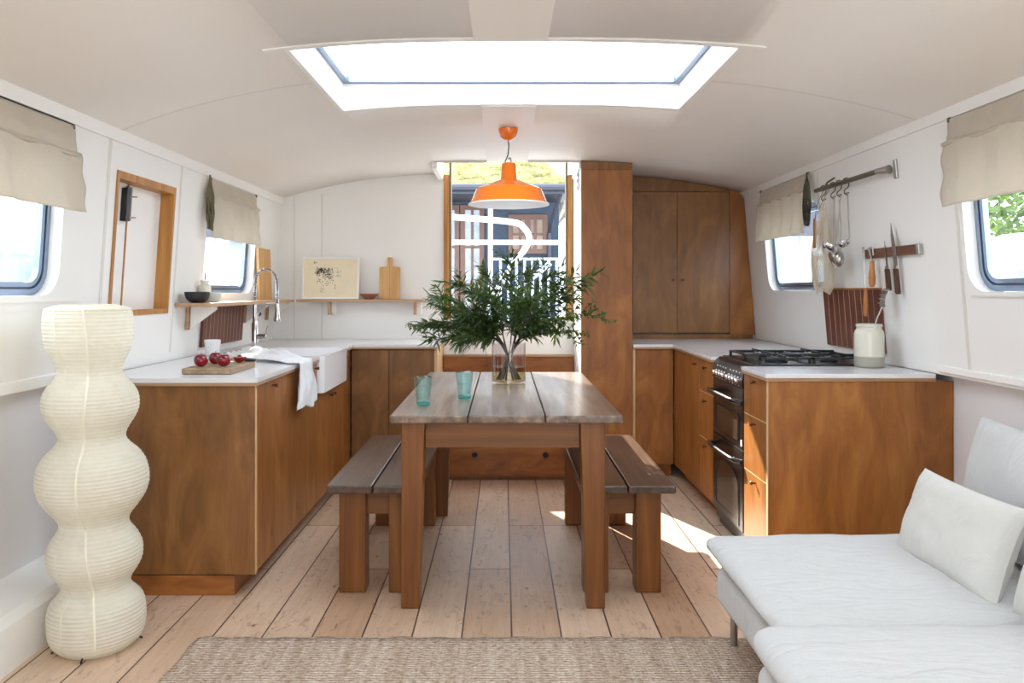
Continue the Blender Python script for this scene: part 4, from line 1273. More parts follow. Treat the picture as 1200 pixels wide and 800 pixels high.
# local y points away from the wall after turning 90 degrees
tag(obj('back_cushion', pillow((1.70, 2.40, .595), .80, .44, .18, rot(PI / 2, .20), 4, amp=.014), 'sofa'),
    'large grey-white back cushion leaning on the wall behind the lumbar pillow', 'cushion', 'back cushions of the sofa')
tag(obj('back_cushion', pillow((1.70, 1.52, .615), .80, .44, .18, rot(PI / 2, .20), 14, amp=.014), 'sofa'),
    'large grey-white back cushion on the front seat against the wall', 'cushion', 'back cushions of the sofa')
tag(obj('lumbar_pillow', pillow((1.425, 2.415, .512), .52, .295, .12, rot(PI / 2 + .02, .34), 21, amp=.008), 'pillow'),
    'small oblong off-white pillow lying nearest the wooden end panel', 'pillow', 'oblong pillows on the sofa')
tag(obj('lumbar_pillow', pillow((1.41, 1.76, .565), .56, .31, .13, rot(PI / 2 + .05, .30), 33, amp=.008), 'pillow'),
    'oblong off-white pillow at the right edge of the picture', 'pillow', 'oblong pillows on the sofa')

# ============================================================ BLINDS
def blind(f, sx, y0, y1, ztop, zfold, zbot, flare, label, seed, mat='blind', cord=None, cordlab=None):
    r = thing('roman_blind', label, 'blind', (f(ztop), (y0 + y1) / 2, zbot), 'linen window blinds')
    nv = 40; nu = 90
    def top(u, v):
        y = y0 + (y1 - y0) * u
        z = ztop - (ztop - zfold) * v
        off = .016 + .005 * math.sin(u * 38 + seed) * v + .004 * noise.noise(Vector((u * 14 + seed, v * 3, 0)))
        return (f(ztop) + sx * (off + .010 * v), y + .003 * math.sin(v * 9), z + .003 * math.sin(u * 23 + seed) * v)
    def low(u, v):
        y = y0 - .008 + (y1 - y0 + .016) * u + (.010 * math.sin(v * 12 + seed) + flare * v) * (1 if u > .5 else -1) * abs(2 * u - 1) ** 4
        z = zfold + .012 - (zfold + .012 - zbot) * v
        off = .034 + .012 * v + .010 * math.sin(u * 31 + seed + math.sin(v * 3)) * (.4 + .6 * v) + .006 * noise.noise(Vector((u * 20 + seed, v * 2.5, 3)))
        return (f(ztop) + sx * off, y, z + .004 * noise.noise(Vector((u * 9, seed, 0))) * v)
    obj('upper_panel', G().grid(nu, 14, top), mat, r, solid=.0025)
    fo = G().tube([(f(ztop) + sx * (.030 + .003 * math.sin(k * .9)), y0 - .006 + (y1 - y0 + .012) * k / 30, zfold + .006 + .003 * math.sin(k * .8 + seed)) for k in range(31)], .010, 8)
    obj('fold', fo, mat, r)
    obj('lower_panel', G().grid(nu, 26, low), mat, r, solid=.0025)
    for yy in (y0 + .01, y1 - .01):
        obj('hook', G().tube([(f(ztop) + sx * .013, yy, ztop + .006), (f(ztop) + sx * .022, yy, ztop + .004), (f(ztop) + sx * .022, yy, ztop - .012)], .004, 6), 'galv', r)
    return r
blind(fL, 1, 1.75, 2.955, 1.900, 1.785, 1.572, .012, 'linen blind over the window behind the paper lantern lamp', 1)
blind(fL, 1, 4.32, 5.13, 1.900, 1.80, 1.565, .010, 'linen blind over the window behind the kitchen tap', 4)
blind(fR, -1, 4.49, 5.34, 1.955, 1.855, 1.605, .012, 'linen blind over the window beyond the utensil rail', 7)
blind(fR, -1, 1.9, 3.09, 1.955, 1.85, 1.605, .006, 'linen blind over the window above the sofa', 11)

def bundle(x, y, z1, z0, w, mat, label, seed, nm='tied_blind_cord', n=7):
    rr = random.Random(seed)
    g = G()
    for k in range(n):
        a = 2 * PI * k / n
        pts = []
        for i in range(12):
            t = i / 11
            rad = w * (math.sin(min(1, t * 1.35) * PI * .62) ** 1.2) * (.7 if t > .9 else 1)
            pts.append((x + rad * .5 * math.cos(a + t * 2), y + rad * math.sin(a + t * 2) + .004 * math.sin(t * 20 + k), z1 - (z1 - z0 - rr.uniform(0, .02)) * t))
        g.tube(spline(pts, 3), [.003 + .004 * min(1, q / 12) for q in range(34)], 6)
    return tag(obj(nm, g, mat), label, 'cord')
bundle(-1.640, 4.295, 1.915, 1.60, .03, 'blinddark', 'olive looped cord bundle hanging at the near side of the tap window blind', 3)
bundle(1.762, 4.462, 1.955, 1.64, .03, 'blindblack', 'dark striped cord bundle hanging beside the utensil rail blind', 8)

# thin dark line under the left cornice, part of the setting
struct('trim_23', G().tube([(fL(1.912) + .006, 1.2, 1.909), (fL(1.912) + .006, 2.97, 1.909)], .0025, 5), 'darkline')

# ============================================================ LEFT SHELF AND WHAT STANDS ON IT
ZS = 1.203
r = thing('wall_shelf', 'narrow wooden shelf along the left wall under the tap window', 'shelf', (-1.62, 4.8, 1.18))
obj('board', G().hexa([(fL(1.183) + .002, 4.00, 1.183), (-1.525, 4.00, 1.183), (-1.525, 5.60, 1.183), (fL(1.183) + .002, 5.774, 1.183),
                       (fL(1.183) + .002, 4.00, ZS), (-1.525, 4.00, ZS), (-1.525, 5.60, ZS), (fL(1.183) + .002, 5.774, ZS)], .001), 'lighty', r)
for i, y in enumerate((4.15, 5.06, 5.54)):
    b = obj('bracket', G().hexa([(fL(1.06) + .002, y, 1.055), (fL(1.06) + .02, y, 1.055), (fL(1.06) + .02, y + .03, 1.055), (fL(1.06) + .002, y + .03, 1.055),
                                 (fL(1.18) + .002, y, 1.182), (fL(1.18) + .02, y, 1.182), (fL(1.18) + .02, y + .03, 1.182), (fL(1.18) + .002, y + .03, 1.182)]), 'lighty', r)
    obj('gusset', G().prism([(fL(1.1) + .024, 1.058), (fL(1.18) + .024, 1.181), (-1.555, 1.181), (-1.555, 1.165)], lambda x, z: (x, y + .008, z), lambda x, z: (x, y + .022, z)), 'trim', b)
def bowl(nm, c, r_, h, mat, label, th=.004, flat=.5):
    n = 10
    out = [(r_ * (flat + (1 - flat) * math.sin(PI / 2 * i / n)), h * (1 - math.cos(PI / 2 * i / n))) for i in range(n + 1)]
    inn = [(max(0, q - th), w + th * (1 - i / n) if i < n else h) for i, (q, w) in enumerate(out)][::-1]
    return tag(obj(nm, G().lathe([(0, 0)] + out + inn + [(0, th)], c, 40), mat, origin=c), label, 'bowl')
bowl('bowl', (-1.625, 4.075, ZS + .001), .064, .058, 'blackbowl', 'matte black bowl at the near end of the left wall shelf', flat=.4)
bowl('bowl', (-1.600, 4.222, ZS + .001), .046, .052, 'sage', 'small pale sage bowl beside the black bowl', flat=.72)
r = thing('stoneware_jar', 'little cream stoneware bottle jar with a stick behind the black bowl', 'jar', (-1.672, 4.30, ZS + .001))
obj('body', G().lathe([(0, 0), (.031, 0), (.034, .004), (.034, .075), (.029, .092), (.021, .098), (.021, .112), (.024, .113), (.024, .122), (0, .123)], (-1.672, 4.30, ZS + .001), 28), 'stoneware', r)
obj('stick', G().tube([(-1.672, 4.30, ZS + .125), (-1.668, 4.30, ZS + .165)], .0035, 6), 'handle', r)
# tall board leaning on the wall
z0_, z1_ = ZS + .001, 1.56
g = G().hexa([(-1.685, 5.255, z0_), (-1.667, 5.255, z0_), (-1.667, 5.54, z0_), (-1.685, 5.54, z0_),
              (fL(z1_) + .004, 5.235, z1_), (fL(z1_) + .022, 5.235, z1_), (fL(z1_) + .022, 5.50, z1_), (fL(z1_) + .004, 5.50, z1_)], .002)
tag(obj('chopping_board', g, 'light'), 'tall pale wooden board leaning on the wall beside the tap window', 'board')
tag(obj('wall_hook', G().tube([(fL(1.1) + .002, 5.38, 1.13), (fL(1.1) + .012, 5.38, 1.122), (fL(1.1) + .018, 5.385, 1.105), (fL(1.1) + .012, 5.38, 1.09)], .006, 7), 'rubber'),
    'small black hook on the white wall behind the tap', 'hook')

def slatted(f, sx, y0, y1, z0, z1, n, label, mat='maroon'):
    r = thing('slatted_board', label, 'board', (f(z0), (y0 + y1) / 2, z0))
    w = (y1 - y0) / n
    g = G(); s = G()
    def q(a, b, c, d, t0, t1):
        return [(f(c) + sx * t0, a, c), (f(c) + sx * t1, a, c), (f(c) + sx * t1, b, c), (f(c) + sx * t0, b, c),
                (f(d) + sx * t0, a, d), (f(d) + sx * t1, a, d), (f(d) + sx * t1, b, d), (f(d) + sx * t0, b, d)]
    for k in range(n):
        g.hexa(q(y0 + w * k + .0035, y0 + w * (k + 1) - .0035, z0, z1, .004, .018))
    s.hexa(q(y0 + .005, y1 - .005, z0 + .002, z1 - .002, .002, .0172))
    obj('slats', g, mat, r)
    obj('pale_inlay', s, 'edge', r)
    obj('top_edge', G().hexa(q(y0, y1, z1 + .0005, z1 + .008, .002, .02)), 'handle' if sx < 0 else 'maroon', r)
slatted(fL, 1, 4.36, 5.04, .945, 1.172, 12, 'red-brown wooden board with pale stripes on wall behind the speckled cup')
slatted(fR, -1, 3.77, 4.435, .958, 1.274, 10, 'red-brown wooden board with pale stripes on wall behind the utensil crock')

# back shelf
r = thing('wall_shelf', 'narrow wooden shelf on the end wall left of the doorway', 'shelf', (-1.07, 5.7, 1.18))
obj('board', G().box(-1.520, -.585, 5.625, 5.776, 1.186, ZS, .001), 'lightx', r)
for x in (-1.29, -.66):
    b = obj('bracket', G().box(x, x + .016, 5.64, 5.776, 1.09, 1.185), 'lightx', r)
    obj('gusset', G().box(x + .017, x + .052, 5.69, 5.776, 1.095, 1.185), 'trim', b)
# framed print
tilt = Matrix.Rotation(-.10, 3, 'X')
o = Vector((-1.283, 5.680, ZS + .0025))
def tr(p): return tuple(o + tilt @ Vector(p))
def tbox(g, x0, x1, y0, y1, z0, z1):
    return g.hexa([tr(p) for p in ((x0, y0, z0), (x1, y0, z0), (x1, y1, z0), (x0, y1, z0), (x0, y0, z1), (x1, y0, z1), (x1, y1, z1), (x0, y1, z1))])
r = thing('framed_print', 'white-framed ink drawing on cream paper standing on the shelf', 'picture', tuple(o))
W, H = .212, .312
fg = G()
tbox(fg, -W, W, 0, .018, 0, .012); tbox(fg, -W, W, 0, .018, H - .012, H); tbox(fg, -W, -W + .012, 0, .018, .012, H - .012); tbox(fg, W - .012, W, 0, .018, .012, H - .012)
obj('frame', fg, 'trim', r)
pp = obj('print', tbox(G(), -W + .012, W - .012, .006, .014, .012, H - .012), 'paper_art', r)
ig = G(); ri = random.Random(5)
def dab(x, z, w, h, a):
    c, s = math.cos(a), math.sin(a)
    q = [(-w, -h * .6), (w * .2, -h), (w, h * .3), (-w * .3, h)]
    k = [ig.bm.verts.new(tr((x + u * c - v * s, .0052, z + u * s + v * c))) for u, v in q]
    ig.bm.faces.new(k)
for k in range(230):
    t = ri.random(); u = ri.gauss(0, .35)
    x = -.105 + .12 * t + u * .03; z = .235 - .14 * abs(t - .3) ** .8 * ri.random() - .02 * ri.random()
    dab(x, z, ri.uniform(.002, .008), ri.uniform(.001, .004), ri.uniform(0, PI))
for k in range(90): dab(-.105 + ri.random() * .09, .10 + .11 * ri.random(), ri.uniform(.001, .005), ri.uniform(.001, .003), ri.uniform(0, PI))
for k in range(24): dab(-.08 + ri.random() * .03, .05 + .05 * ri.random(), .003, .0015, ri.uniform(0, PI))
for k in range(10): dab(-.13 + ri.random() * .03, .265 + ri.random() * .015, .005, .0015, ri.uniform(0, PI))
for k in range(24): dab(.035 + ri.random() * .04, .16 + .07 * ri.random(), .004, .0015, ri.uniform(0, PI))
for k in range(8): dab(.03 + ri.random() * .006, .075 + .03 * ri.random(), .002, .004, 0)
obj('drawing', ig, 'ink', pp)
tag(obj('bowl', G().lathe([(0, 0), (.030, 0), (.068, .034), (.070, .040), (.064, .040), (.028, .006), (0, .006)], (-.996, 5.695, ZS + .001), 36), 'terra'),
    'small terracotta dish between the framed print and the paddle board', 'bowl')
o = Vector((-.849, 5.715, ZS + .0025)); tilt = Matrix.Rotation(-.08, 3, 'X')
pl = [(-.078, 0), (-.001, 0), (-.001, .312), (-.014, .312), (-.020, .306), (-.020, .244), (-.070, .240), (-.078, .232)]
g = G().prism(pl, lambda x, z: tr((x, 0, z)), lambda x, z: tr((x, .016, z)))
g.prism([(-x, z) for x, z in pl], lambda x, z: tr((x, 0, z)), lambda x, z: tr((x, .016, z)))
tag(obj('paddle_board', g, 'light'), 'pale wooden chopping board with handle standing on the end wall shelf', 'board')

# ============================================================ WORKTOP LEFT: board, plums, cup, cloth
ZW = .9055
r = thing('chopping_board', 'thick grey-brown wooden chopping board under the dark red plums', 'board', (-1.29, 3.48, ZW))
obj('board', G().box(-1.395, -1.18, 3.325, 3.655, ZW + .0005, ZW + .026, .004), wood('grey_board', (120, 96, 72), (158, 132, 104), (186, 162, 134), 'y', .6, 1, False, bl=.4), r)
def plum(x, y, rd, label, rz=0):
    c = (x, y, ZW + .027 + rd * .94)
    r = thing('plum', label, 'plum', (x, y, ZW + .027), 'whole plums on the chopping board')
    g = G()
    def fr(a, h): return 1 - .05 * math.exp(-((math.sin((a - rz) / 2)) ** 2) * 60)
    n = 24
    prof = [(rd * math.sin(PI * i / n), -rd * .94 * math.cos(PI * i / n) - (.006 * math.exp(-((n - i) / 2.2) ** 2))) for i in range(n + 1)]
    g.lathe(prof, c, 48, fr=fr)
    obj('fruit', g, 'plumskin', r)
    obj('stalk', G().tube([(x, y, c[2] + rd * .86), (x + .002, y, c[2] + rd * .86 + .007)], .0015, 5), 'stem', r)
plum(-1.337, 3.395, .0305, 'whole dark red plum lying at the left of the trio', 2)
plum(-1.320, 3.520, .0295, 'whole dark red plum lying behind the two front ones', 1)
plum(-1.240, 3.405, .0305, 'whole dark red plum at the right front, nearest the cut half', 4)
r = thing('plum_half', 'cut half of a dark red plum facing up on the board', 'plum', (-1.232, 3.585, ZW + .027))
c = (-1.232, 3.585, ZW + .027 + .027)
n = 12
obj('skin', G().lathe([(.029 * math.sin(PI / 2 * i / n), -.0265 * math.cos(PI / 2 * i / n)) for i in range(n + 1)], c, 36), 'plumskin', r)
obj('flesh', G().lathe([(0, .001), (.0275, .001), (.0287, -.0005), (0, -.0008)], c, 36), 'plumflesh', r)
obj('pit', G().sphere((c[0], c[1], c[2] + .002), .0105, 10, .7), 'pit', r)
r = thing('paring_knife', 'paring knife with a black handle on the board by the cut plum', 'knife', (-1.2, 3.63, ZW + .027))
obj('handle', G().box(-1.222, -1.172, 3.622, 3.640, ZW + .0285, ZW + .040, .003), 'rubber', r)
obj('blade', G().hexa([(-1.31, 3.629, ZW + .031), (-1.223, 3.629, ZW + .031), (-1.223, 3.631, ZW + .031), (-1.31, 3.630, ZW + .031),
                       (-1.29, 3.629, ZW + .040), (-1.223, 3.629, ZW + .043), (-1.223, 3.631, ZW + .043), (-1.29, 3.630, ZW + .040)]), 'steel', r)
r = thing('speckled_cup', 'white speckled ceramic cup behind the plums', 'cup', (-1.625, 4.29, ZW))
obj('body', G().lathe([(0, .001), (.032, .001), (.036, .006), (.045, .088), (.042, .088), (.034, .01), (0, .01)], (-1.625, 4.29, ZW), 36), 'ceramic', r)
sg = G(); rs = random.Random(2)
for k in range(46):
    a, h = rs.uniform(0, 2 * PI), rs.uniform(.012, .082)
    q = .0363 + .0088 * (h - .006) / .082 + .0003
    s = rs.uniform(.0008, .0018)
    c, n_ = Vector((-1.625 + q * math.cos(a), 4.29 + q * math.sin(a), ZW + h)), Vector((-math.sin(a), math.cos(a), 0))
    sg.bm.faces.new([sg.bm.verts.new(c + n_ * s * math.cos(b) + Vector((0, 0, s * math.sin(b)))) for b in (0, 1.05, 2.1, 3.15, 4.2, 5.25)])
obj('speckles', sg, 'ink', r)

def drape(u, v):
    # u runs along the cloth (0 on the worktop, 1 the hanging end), v across it
    s = u * .69
    L1 = .46
    hang = max(0, min(1, (s - L1) / .2))
    half = .15 - .045 * math.exp(-((s - L1) / .09) ** 2)
    yy = 3.87 + max(0, L1 - s) * .75 + (v - .5) * 2 * half + .012 * math.sin(u * 17 + v * 5)
    fold = abs(math.sin(v * 11 + .6 * math.sin(u * 6))) * .026 + max(0, noise.noise(Vector((u * 8, v * 7, 1)))) * .022
    if s < L1:
        x = -1.016 - (L1 - s); z = ZW + .004 + fold * min(1, (L1 - s) * 5 + .3) + .03 * max(0, noise.noise(Vector((u * 5, v * 4, 7)))) * min(1, (L1 - s) * 4)
    else:
        d = s - L1
        x = -1.014 + .012 * math.sin(min(1, d / .02) * PI / 2) + fold * min(1, .3 + d * 5)
        z = ZW + .004 + fold * .3 * max(0, 1 - d * 12) - max(0, d - .008) + .014 * math.sin(v * 7) * hang
    return (x, yy, z)
tag(obj('tea_towel', G().grid(110, 40, drape), 'linen', solid=.002), 'crumpled white linen cloth draped over the worktop edge beside the sink', 'cloth')

# ============================================================ RIGHT WALL: rail, utensils, knives
r = thing('hanging_rail', 'weathered metal rail on the right wall holding the hooks', 'rail', (1.80, 3.9, 1.83))
RXX, RZ = 1.762, 1.83
obj('rod', G().tube([(RXX, 4.33, RZ), (RXX, 3.62, RZ)], .0125, 12), 'galv', r)
obj('socket', G().lathe([(.0145, 0), (.015, .02), (.019, .060), (.021, .072)], (RXX, 3.625, RZ), 18, M4=Vector((.35, -1, 0)).to_track_quat('Z', 'Y').to_matrix()), 'steel', r)
obj('wall_plate', G().hexa([(fR(1.78) - .012, 3.53, 1.785), (fR(1.78) - .001, 3.53, 1.785), (fR(1.78) - .001, 3.555, 1.785), (fR(1.78) - .012, 3.555, 1.785),
                            (fR(1.88) - .012, 3.53, 1.872), (fR(1.88) - .001, 3.53, 1.872), (fR(1.88) - .001, 3.555, 1.872), (fR(1.88) - .012, 3.555, 1.872)], .003), 'steel', r)
obj('bracket', G().tube([(fR(1.86) - .001, 4.20, 1.885), (RXX + .01, 4.20, 1.86), (RXX, 4.20, 1.845)], .005, 8), 'galv', r)
hooks = [4.235, 4.115, 4.04, 3.955]
def shook(y, label):
    pts = [(RXX - .012, y, RZ + .010), (RXX, y, RZ + .0175), (RXX + .014, y, RZ + .012), (RXX + .016, y, RZ - .012), (RXX + .008, y - .01, RZ - .03), (RXX - .012, y - .018, RZ - .045), (RXX - .016, y - .02, RZ - .06), (RXX - .004, y - .02, RZ - .068), (RXX + .008, y - .02, RZ - .058)]
    return tag(obj('s_hook', G().tube(spline(pts, 5), .003, 6), 'galv'), label, 'hook', 'hooks on the hanging rail')
for y, l in zip(hooks, ('metal hook on the rail carrying the net bag', 'metal hook on the rail carrying the long skimmer', 'metal hook on the rail carrying the middle ladle', 'metal hook on the rail carrying the bent ladle nearest the plate')):
    shook(y, l)
def ladle(y, dy, zl, rb, tiltx, label, slot=False, nm='ladle'):
    z1 = RZ - .072; x = RXX - .003
    r = thing(nm, label, 'utensil', (x, y - .02, z1))
    pts = spline([(x, y - .02, z1 + .012), (x + .004, y - .02, z1), (x, y - .02 - dy * .5, (z1 + zl) / 2), (x - .004, y - .02 - dy, zl + .02), (x - .012, y - .02 - dy, zl + .004)], 5)
    obj('handle', G().tube(pts, .0034, 6), 'steel', r)
    obj('loop', G().tube([(x, y - .02 + .009 * math.cos(a), z1 + .006 + .009 * math.sin(a)) for a in [2 * PI * k / 14 for k in range(15)]], .0022, 5), 'steel', r)
    n = 8
    M_ = Matrix.Rotation(tiltx, 3, 'Y')
    if slot:
        obj('skimmer_head', G().lathe([(0, -.004), (rb * .8, -.002), (rb, .006), (rb * .97, .009), (rb * .78, .001), (0, -.001)], (x - .012, y - .02 - dy, zl - rb * 1.0), 28, M4=Matrix.Rotation(1.25, 3, 'Y') @ Matrix.Scale(1.45, 3, Vector((1, 0, 0)))), 'chrome', r)
    else:
        pr = [(rb * math.sin(PI / 2 * i / n), -rb * .8 * math.cos(PI / 2 * i / n)) for i in range(n + 1)]
        pr += [(q - .002 if q > .003 else 0, h + .002) for q, h in pr[::-1]]
        obj('bowl', G().lathe(pr, (x - .012 - rb * .7, y - .02 - dy, zl - .005), 28, M4=M_), 'chrome', r)
ladle(4.115, .012, 1.47, .036, 0, 'long slotted metal skimmer hanging beside the net bag', True, 'skimmer')
ladle(4.04, -.02, 1.508, .040, .5, 'metal ladle hanging in the middle of the rail', False)
ladle(3.955, .040, 1.52, .036, -.4, 'metal ladle with a slanting handle closest to the rail plate')
# a second small spoon head visible low
r = thing('slotted_spoon', 'slotted metal spoon hanging lowest behind the ladles', 'utensil', (1.78, 4.07, 1.75))
obj('handle', G().tube([(1.782, 4.075, 1.75), (1.785, 4.06, 1.60), (1.775, 4.05, 1.475)], .0032, 6), 'steel', r)
obj('spoon_head', G().sphere((1.768, 4.047, 1.435), .026, 12, 1.6), 'steel', r)

# net bag
def netbag(u, v):
    a = 2 * PI * u
    t = v
    rad = .010 + .062 * math.sin(min(1, t * 1.15 + .02) * PI * .62) ** 1.3
    if t > .9: rad *= 1 - (t - .9) * 4
    rad *= 1 + .12 * math.sin(3 * a + t * 4)
    return (1.765 + rad * .55 * math.cos(a) + .012 * noise.noise(Vector((t * 3, u * 4, 0))), 4.235 + .01 + rad * 1.5 * math.sin(a), 1.755 - .50 * t + .01 * math.sin(a * 2))
r = thing('net_bag', 'cream cotton string bag hanging from the rail before the window', 'bag', (1.765, 4.235, 1.755))
g = G()
nu, nv = 34, 52
for i in range(nu):
    for sgn in (1, -1):
        pts = [Vector(netbag(((i + sgn * j * .4) % nu) / nu, .12 + .88 * j / nv)) for j in range(nv + 1)]
        g.tube(pts, .0016, 3, cap=False)
obj('netting', g, 'net', r)
for a in (.0, .5, .25, .8):
    obj('strap', G().tube(spline([(RXX - .004, 4.215, RZ - .064), netbag(a, .10), netbag(a + .03, .22), netbag(a, .30)], 6), .0045, 6), 'net', r)
r = thing('wooden_spatula', 'pale wooden spatula hanging in front of the cream string bag', 'utensil', (1.70, 4.18, 1.50))
obj('blade', G().box(1.690, 1.697, 4.165, 4.195, 1.50, 1.66, .003), 'handle', r)
obj('loop', G().tube(spline([(1.6935, 4.18, 1.655), (1.71, 4.18, 1.74), (1.748, 4.18, 1.825), (1.762, 4.18, 1.8445), (1.776, 4.18, 1.83), (1.74, 4.18, 1.76), (1.696, 4.18, 1.66)], 5), .0015, 5), 'stem', r)

# magnetic knife bar
zb0, zb1 = 1.430, 1.474
def wb(y0, y1, z0, z1, t0, t1, bev=0):
    return G().hexa([(fR(z0) - t1, y0, z0), (fR(z0) - t0, y0, z0), (fR(z0) - t0, y1, z0), (fR(z0) - t1, y1, z0),
                     (fR(z1) - t1, y0, z1), (fR(z1) - t0, y0, z1), (fR(z1) - t0, y1, z1), (fR(z1) - t1, y1, z1)], bev)
r = thing('knife_rack', 'walnut magnetic knife bar on the white wall above the crock', 'rack', (1.83, 3.64, 1.43))
obj('bar', wb(3.40, 3.88, zb0, zb1, .001, .022, .002), 'walnut', r)
obj('end_cap', wb(3.375, 3.399, zb0 - .001, zb1 + .001, .001, .023, .002), 'steel', r)
obj('end_cap', wb(3.881, 3.90, zb0 - .001, zb1 + .001, .001, .023, .002), 'steel', r)
def knife(y, zt, zh, zb_, w, lean, label, mat='darkhandle'):
    x = fR(zb0) - .0245
    r = thing('kitchen_knife', label, 'knife', (x, y, zh), 'knives on the magnetic bar')
    def P(yy, z, t): return (fR(z) - .024 - t, yy + lean * (z - zh), z)
    bl = [(y - w * .5, zh), (y + w * .5, zh), (y + w * .5, zt - .06), (y + w * .15, zt), (y - w * .5, zt - .11)]
    obj('blade', G().prism(bl, lambda a, z: P(a, z, 0), lambda a, z: P(a, z, .0022)), 'steel', r)
    hd = [(y - .010, zb_ + .008), (y - .004, zb_), (y + .010, zb_), (y + .014, zb_ + .012), (y + .009, zh - .02), (y + .011, zh - .001), (y - .011, zh - .001), (y - .009, zh - .03)]
    obj('handle', G().prism(hd, lambda a, z: P(a, z, -.006), lambda a, z: P(a, z, .012), .002), mat, r)
    obj('bolster', G().prism(rect(y - .012, y + .012, zh - .001, zh + .012), lambda a, z: P(a, z, -.001), lambda a, z: P(a, z, .007)), 'steel', r)
knife(3.575, 1.585, 1.372, 1.252, .034, .05, 'long kitchen knife with brown handle, the taller of the pair on the bar')
knife(3.655, 1.505, 1.372, 1.268, .018, .04, 'short kitchen knife with brown handle, the smaller of the pair')
r = thing('bottle_opener', 'pale wooden-handled opener hanging from the knife bar', 'utensil', (1.80, 3.775, 1.44))
obj('handle', G().lathe([(0, 0), (.010, .002), (.016, .02), (.0165, .05), (.012, .09), (.010, .125), (.006, .13), (0, .13)], (1.812, 3.775, 1.285), 18), 'handle', r)
obj('metal_head', G().tube([(1.812, 3.775, 1.416), (1.808, 3.78, 1.44), (1.802, 3.79, 1.478), (1.808, 3.76, 1.482), (1.812, 3.765, 1.44)], .0045, 7), 'steel', r)
r = thing('meat_fork', 'thin steel utensil with turned wooden handle hanging above the crock', 'utensil', (1.80, 3.835, 1.48))
obj('shaft', G().tube(spline([(1.818, 3.87, 1.482), (1.806, 3.86, 1.486), (1.800, 3.845, 1.47), (1.800, 3.835, 1.40), (1.802, 3.825, 1.285)], 5), .0028, 6), 'steel', r)
obj('handle', G().lathe([(0, 0), (.008, .001), (.0125, .012), (.0135, .05), (.010, .10), (.007, .135), (.009, .142), (0, .143)], (1.802, 3.82, 1.140), 18), 'handle', r)
# crock with pasta server
CX, CY = 1.742, 3.66
r = thing('utensil_crock', 'cream stoneware crock with a grey base band on the right worktop', 'crock', (CX, CY, ZW))
crp = [(0, .001), (.062, .001), (.066, .006), (.0665, .050)]
obj('grey_base', G().lathe(crp + [(0, .050)], (CX, CY, ZW), 40), 'stonegrey', r)
obj('body', G().lathe([(.0665, .0505), (.0665, .158), (.062, .172), (.055, .180), (.0545, .190), (.058, .193), (.058, .204), (.052, .205), (.048, .190), (.058, .165), (.060, .056), (0, .055)], (CX, CY, ZW), 40), 'stoneware', r)
r = thing('pasta_server', 'toothed metal pasta server standing in the cream crock', 'utensil', (CX + .02, CY, 1.0))
obj('handle', G().tube([(CX - .02, CY, .965), (CX + .035, CY - .01, 1.14), (CX + .058, CY - .018, 1.20)], .0035, 7), 'steel', r)
hm = Matrix.Translation(Vector((CX + .064, CY - .02, 1.235))) @ Matrix.Rotation(.25, 4, 'Y')
def hq(p): return tuple(hm @ Vector(p))
g = G().grid(12, 10, lambda u, v: hq((-.010 * math.cos((v - .5) * 2.6) + .004, (u - .5) * .052, -.045 + .09 * v)))
obj('head', g, 'steel', r, solid=.002)
for k in range(4):
    for s in (-1,):
        obj('tooth', G().tube([hq((-.006, s * .020, -.032 + .021 * k)), hq((-.024, s * .024, -.030 + .021 * k)), hq((-.036, s * .022, -.036 + .021 * k))], [.0035, .003, .0022], 6), 'steel', r)

# ============================================================ OUTSIDE
struct('ground', G().box(-30, 30, 6.1, 45, -.35, -.25), 'concrete')
# foredeck rails of the boat
def tubeobj(name, pts, rad, mat, label, cat, n=10):
    return tag(obj(name, G().tube(pts, rad, n), mat), label, cat)
r = thing('handrail', 'white tubular boat rail crossing outside the doorway', 'rail', (0, 8.0, 1.3))
obj('top_tube', G().tube([(-2.4, 8.0, 1.27 + 56.5 / 112.5), (2.6, 8.0, 1.27 + 55.5 / 112.5)], .026, 12), 'whiteout', r)
for x in (-2.1, 2.3): obj('post', G().tube([(x, 8.0, -.25), (x, 8.0, 1.745)], .026, 12), 'whiteout', r)
s = 7.6; k_ = s / 900
def pz(px, py): return ((px - 590) * k_, s, 1.27 + (340 - py) * k_)
tubeobj('curved_rail', spline([pz(380, 250), pz(450, 250), pz(525, 254), pz(598, 260), pz(614, 267), pz(620, 280), pz(613, 295), pz(602, 308), pz(585, 336), pz(570, 362), pz(556, 386), pz(556, 480)], 6), .030, 'whiteout',
        'white tubular rail outside bending back in a hook shape', 'rail', 12)
# blue house across the water
HY = 12.5
def hx(px, y=HY): return (px - 590) / 900 * y
def hz(py, y=HY): return 1.27 + (340 - py) / 900 * y
r = thing('timber_house', 'dark blue weatherboard house with mossy roof beyond the doorway', 'house', (-1.5, HY, -.25))
x1 = hx(655)
obj('walls', G().box(-3.0, x1, HY, HY + 6, -.25, 3.0), 'clad', r)
obj('roof', G().hexa([(-3.4, 11.35, 2.80), (.98, 11.35, 2.80), (-1.06, 15.45, 5.50), (-3.4, 15.45, 5.50), (-3.4, 11.35, 2.86), (.98, 11.35, 2.86), (-1.06, 15.45, 5.56), (-3.4, 15.45, 5.56)]), 'moss', r)
obj('hip_roof', G().hexa([(.981, 11.35, 2.80), (1.3, 12.2, 2.80), (1.3, 19, 2.80), (-1.05, 15.5, 5.50), (.981, 11.35, 2.85), (1.3, 12.2, 2.85), (1.3, 19, 2.85), (-1.05, 15.5, 5.55)]), 'concrete', r)
obj('gutter', G().tube([(-3.4, 11.33, 2.79), (1.0, 11.33, 2.79)], .055, 8), 'gutter', r)
obj('soffit', G().box(-3.2, .97, 11.38, 12.49, 2.70, 2.74), 'gutter', r)
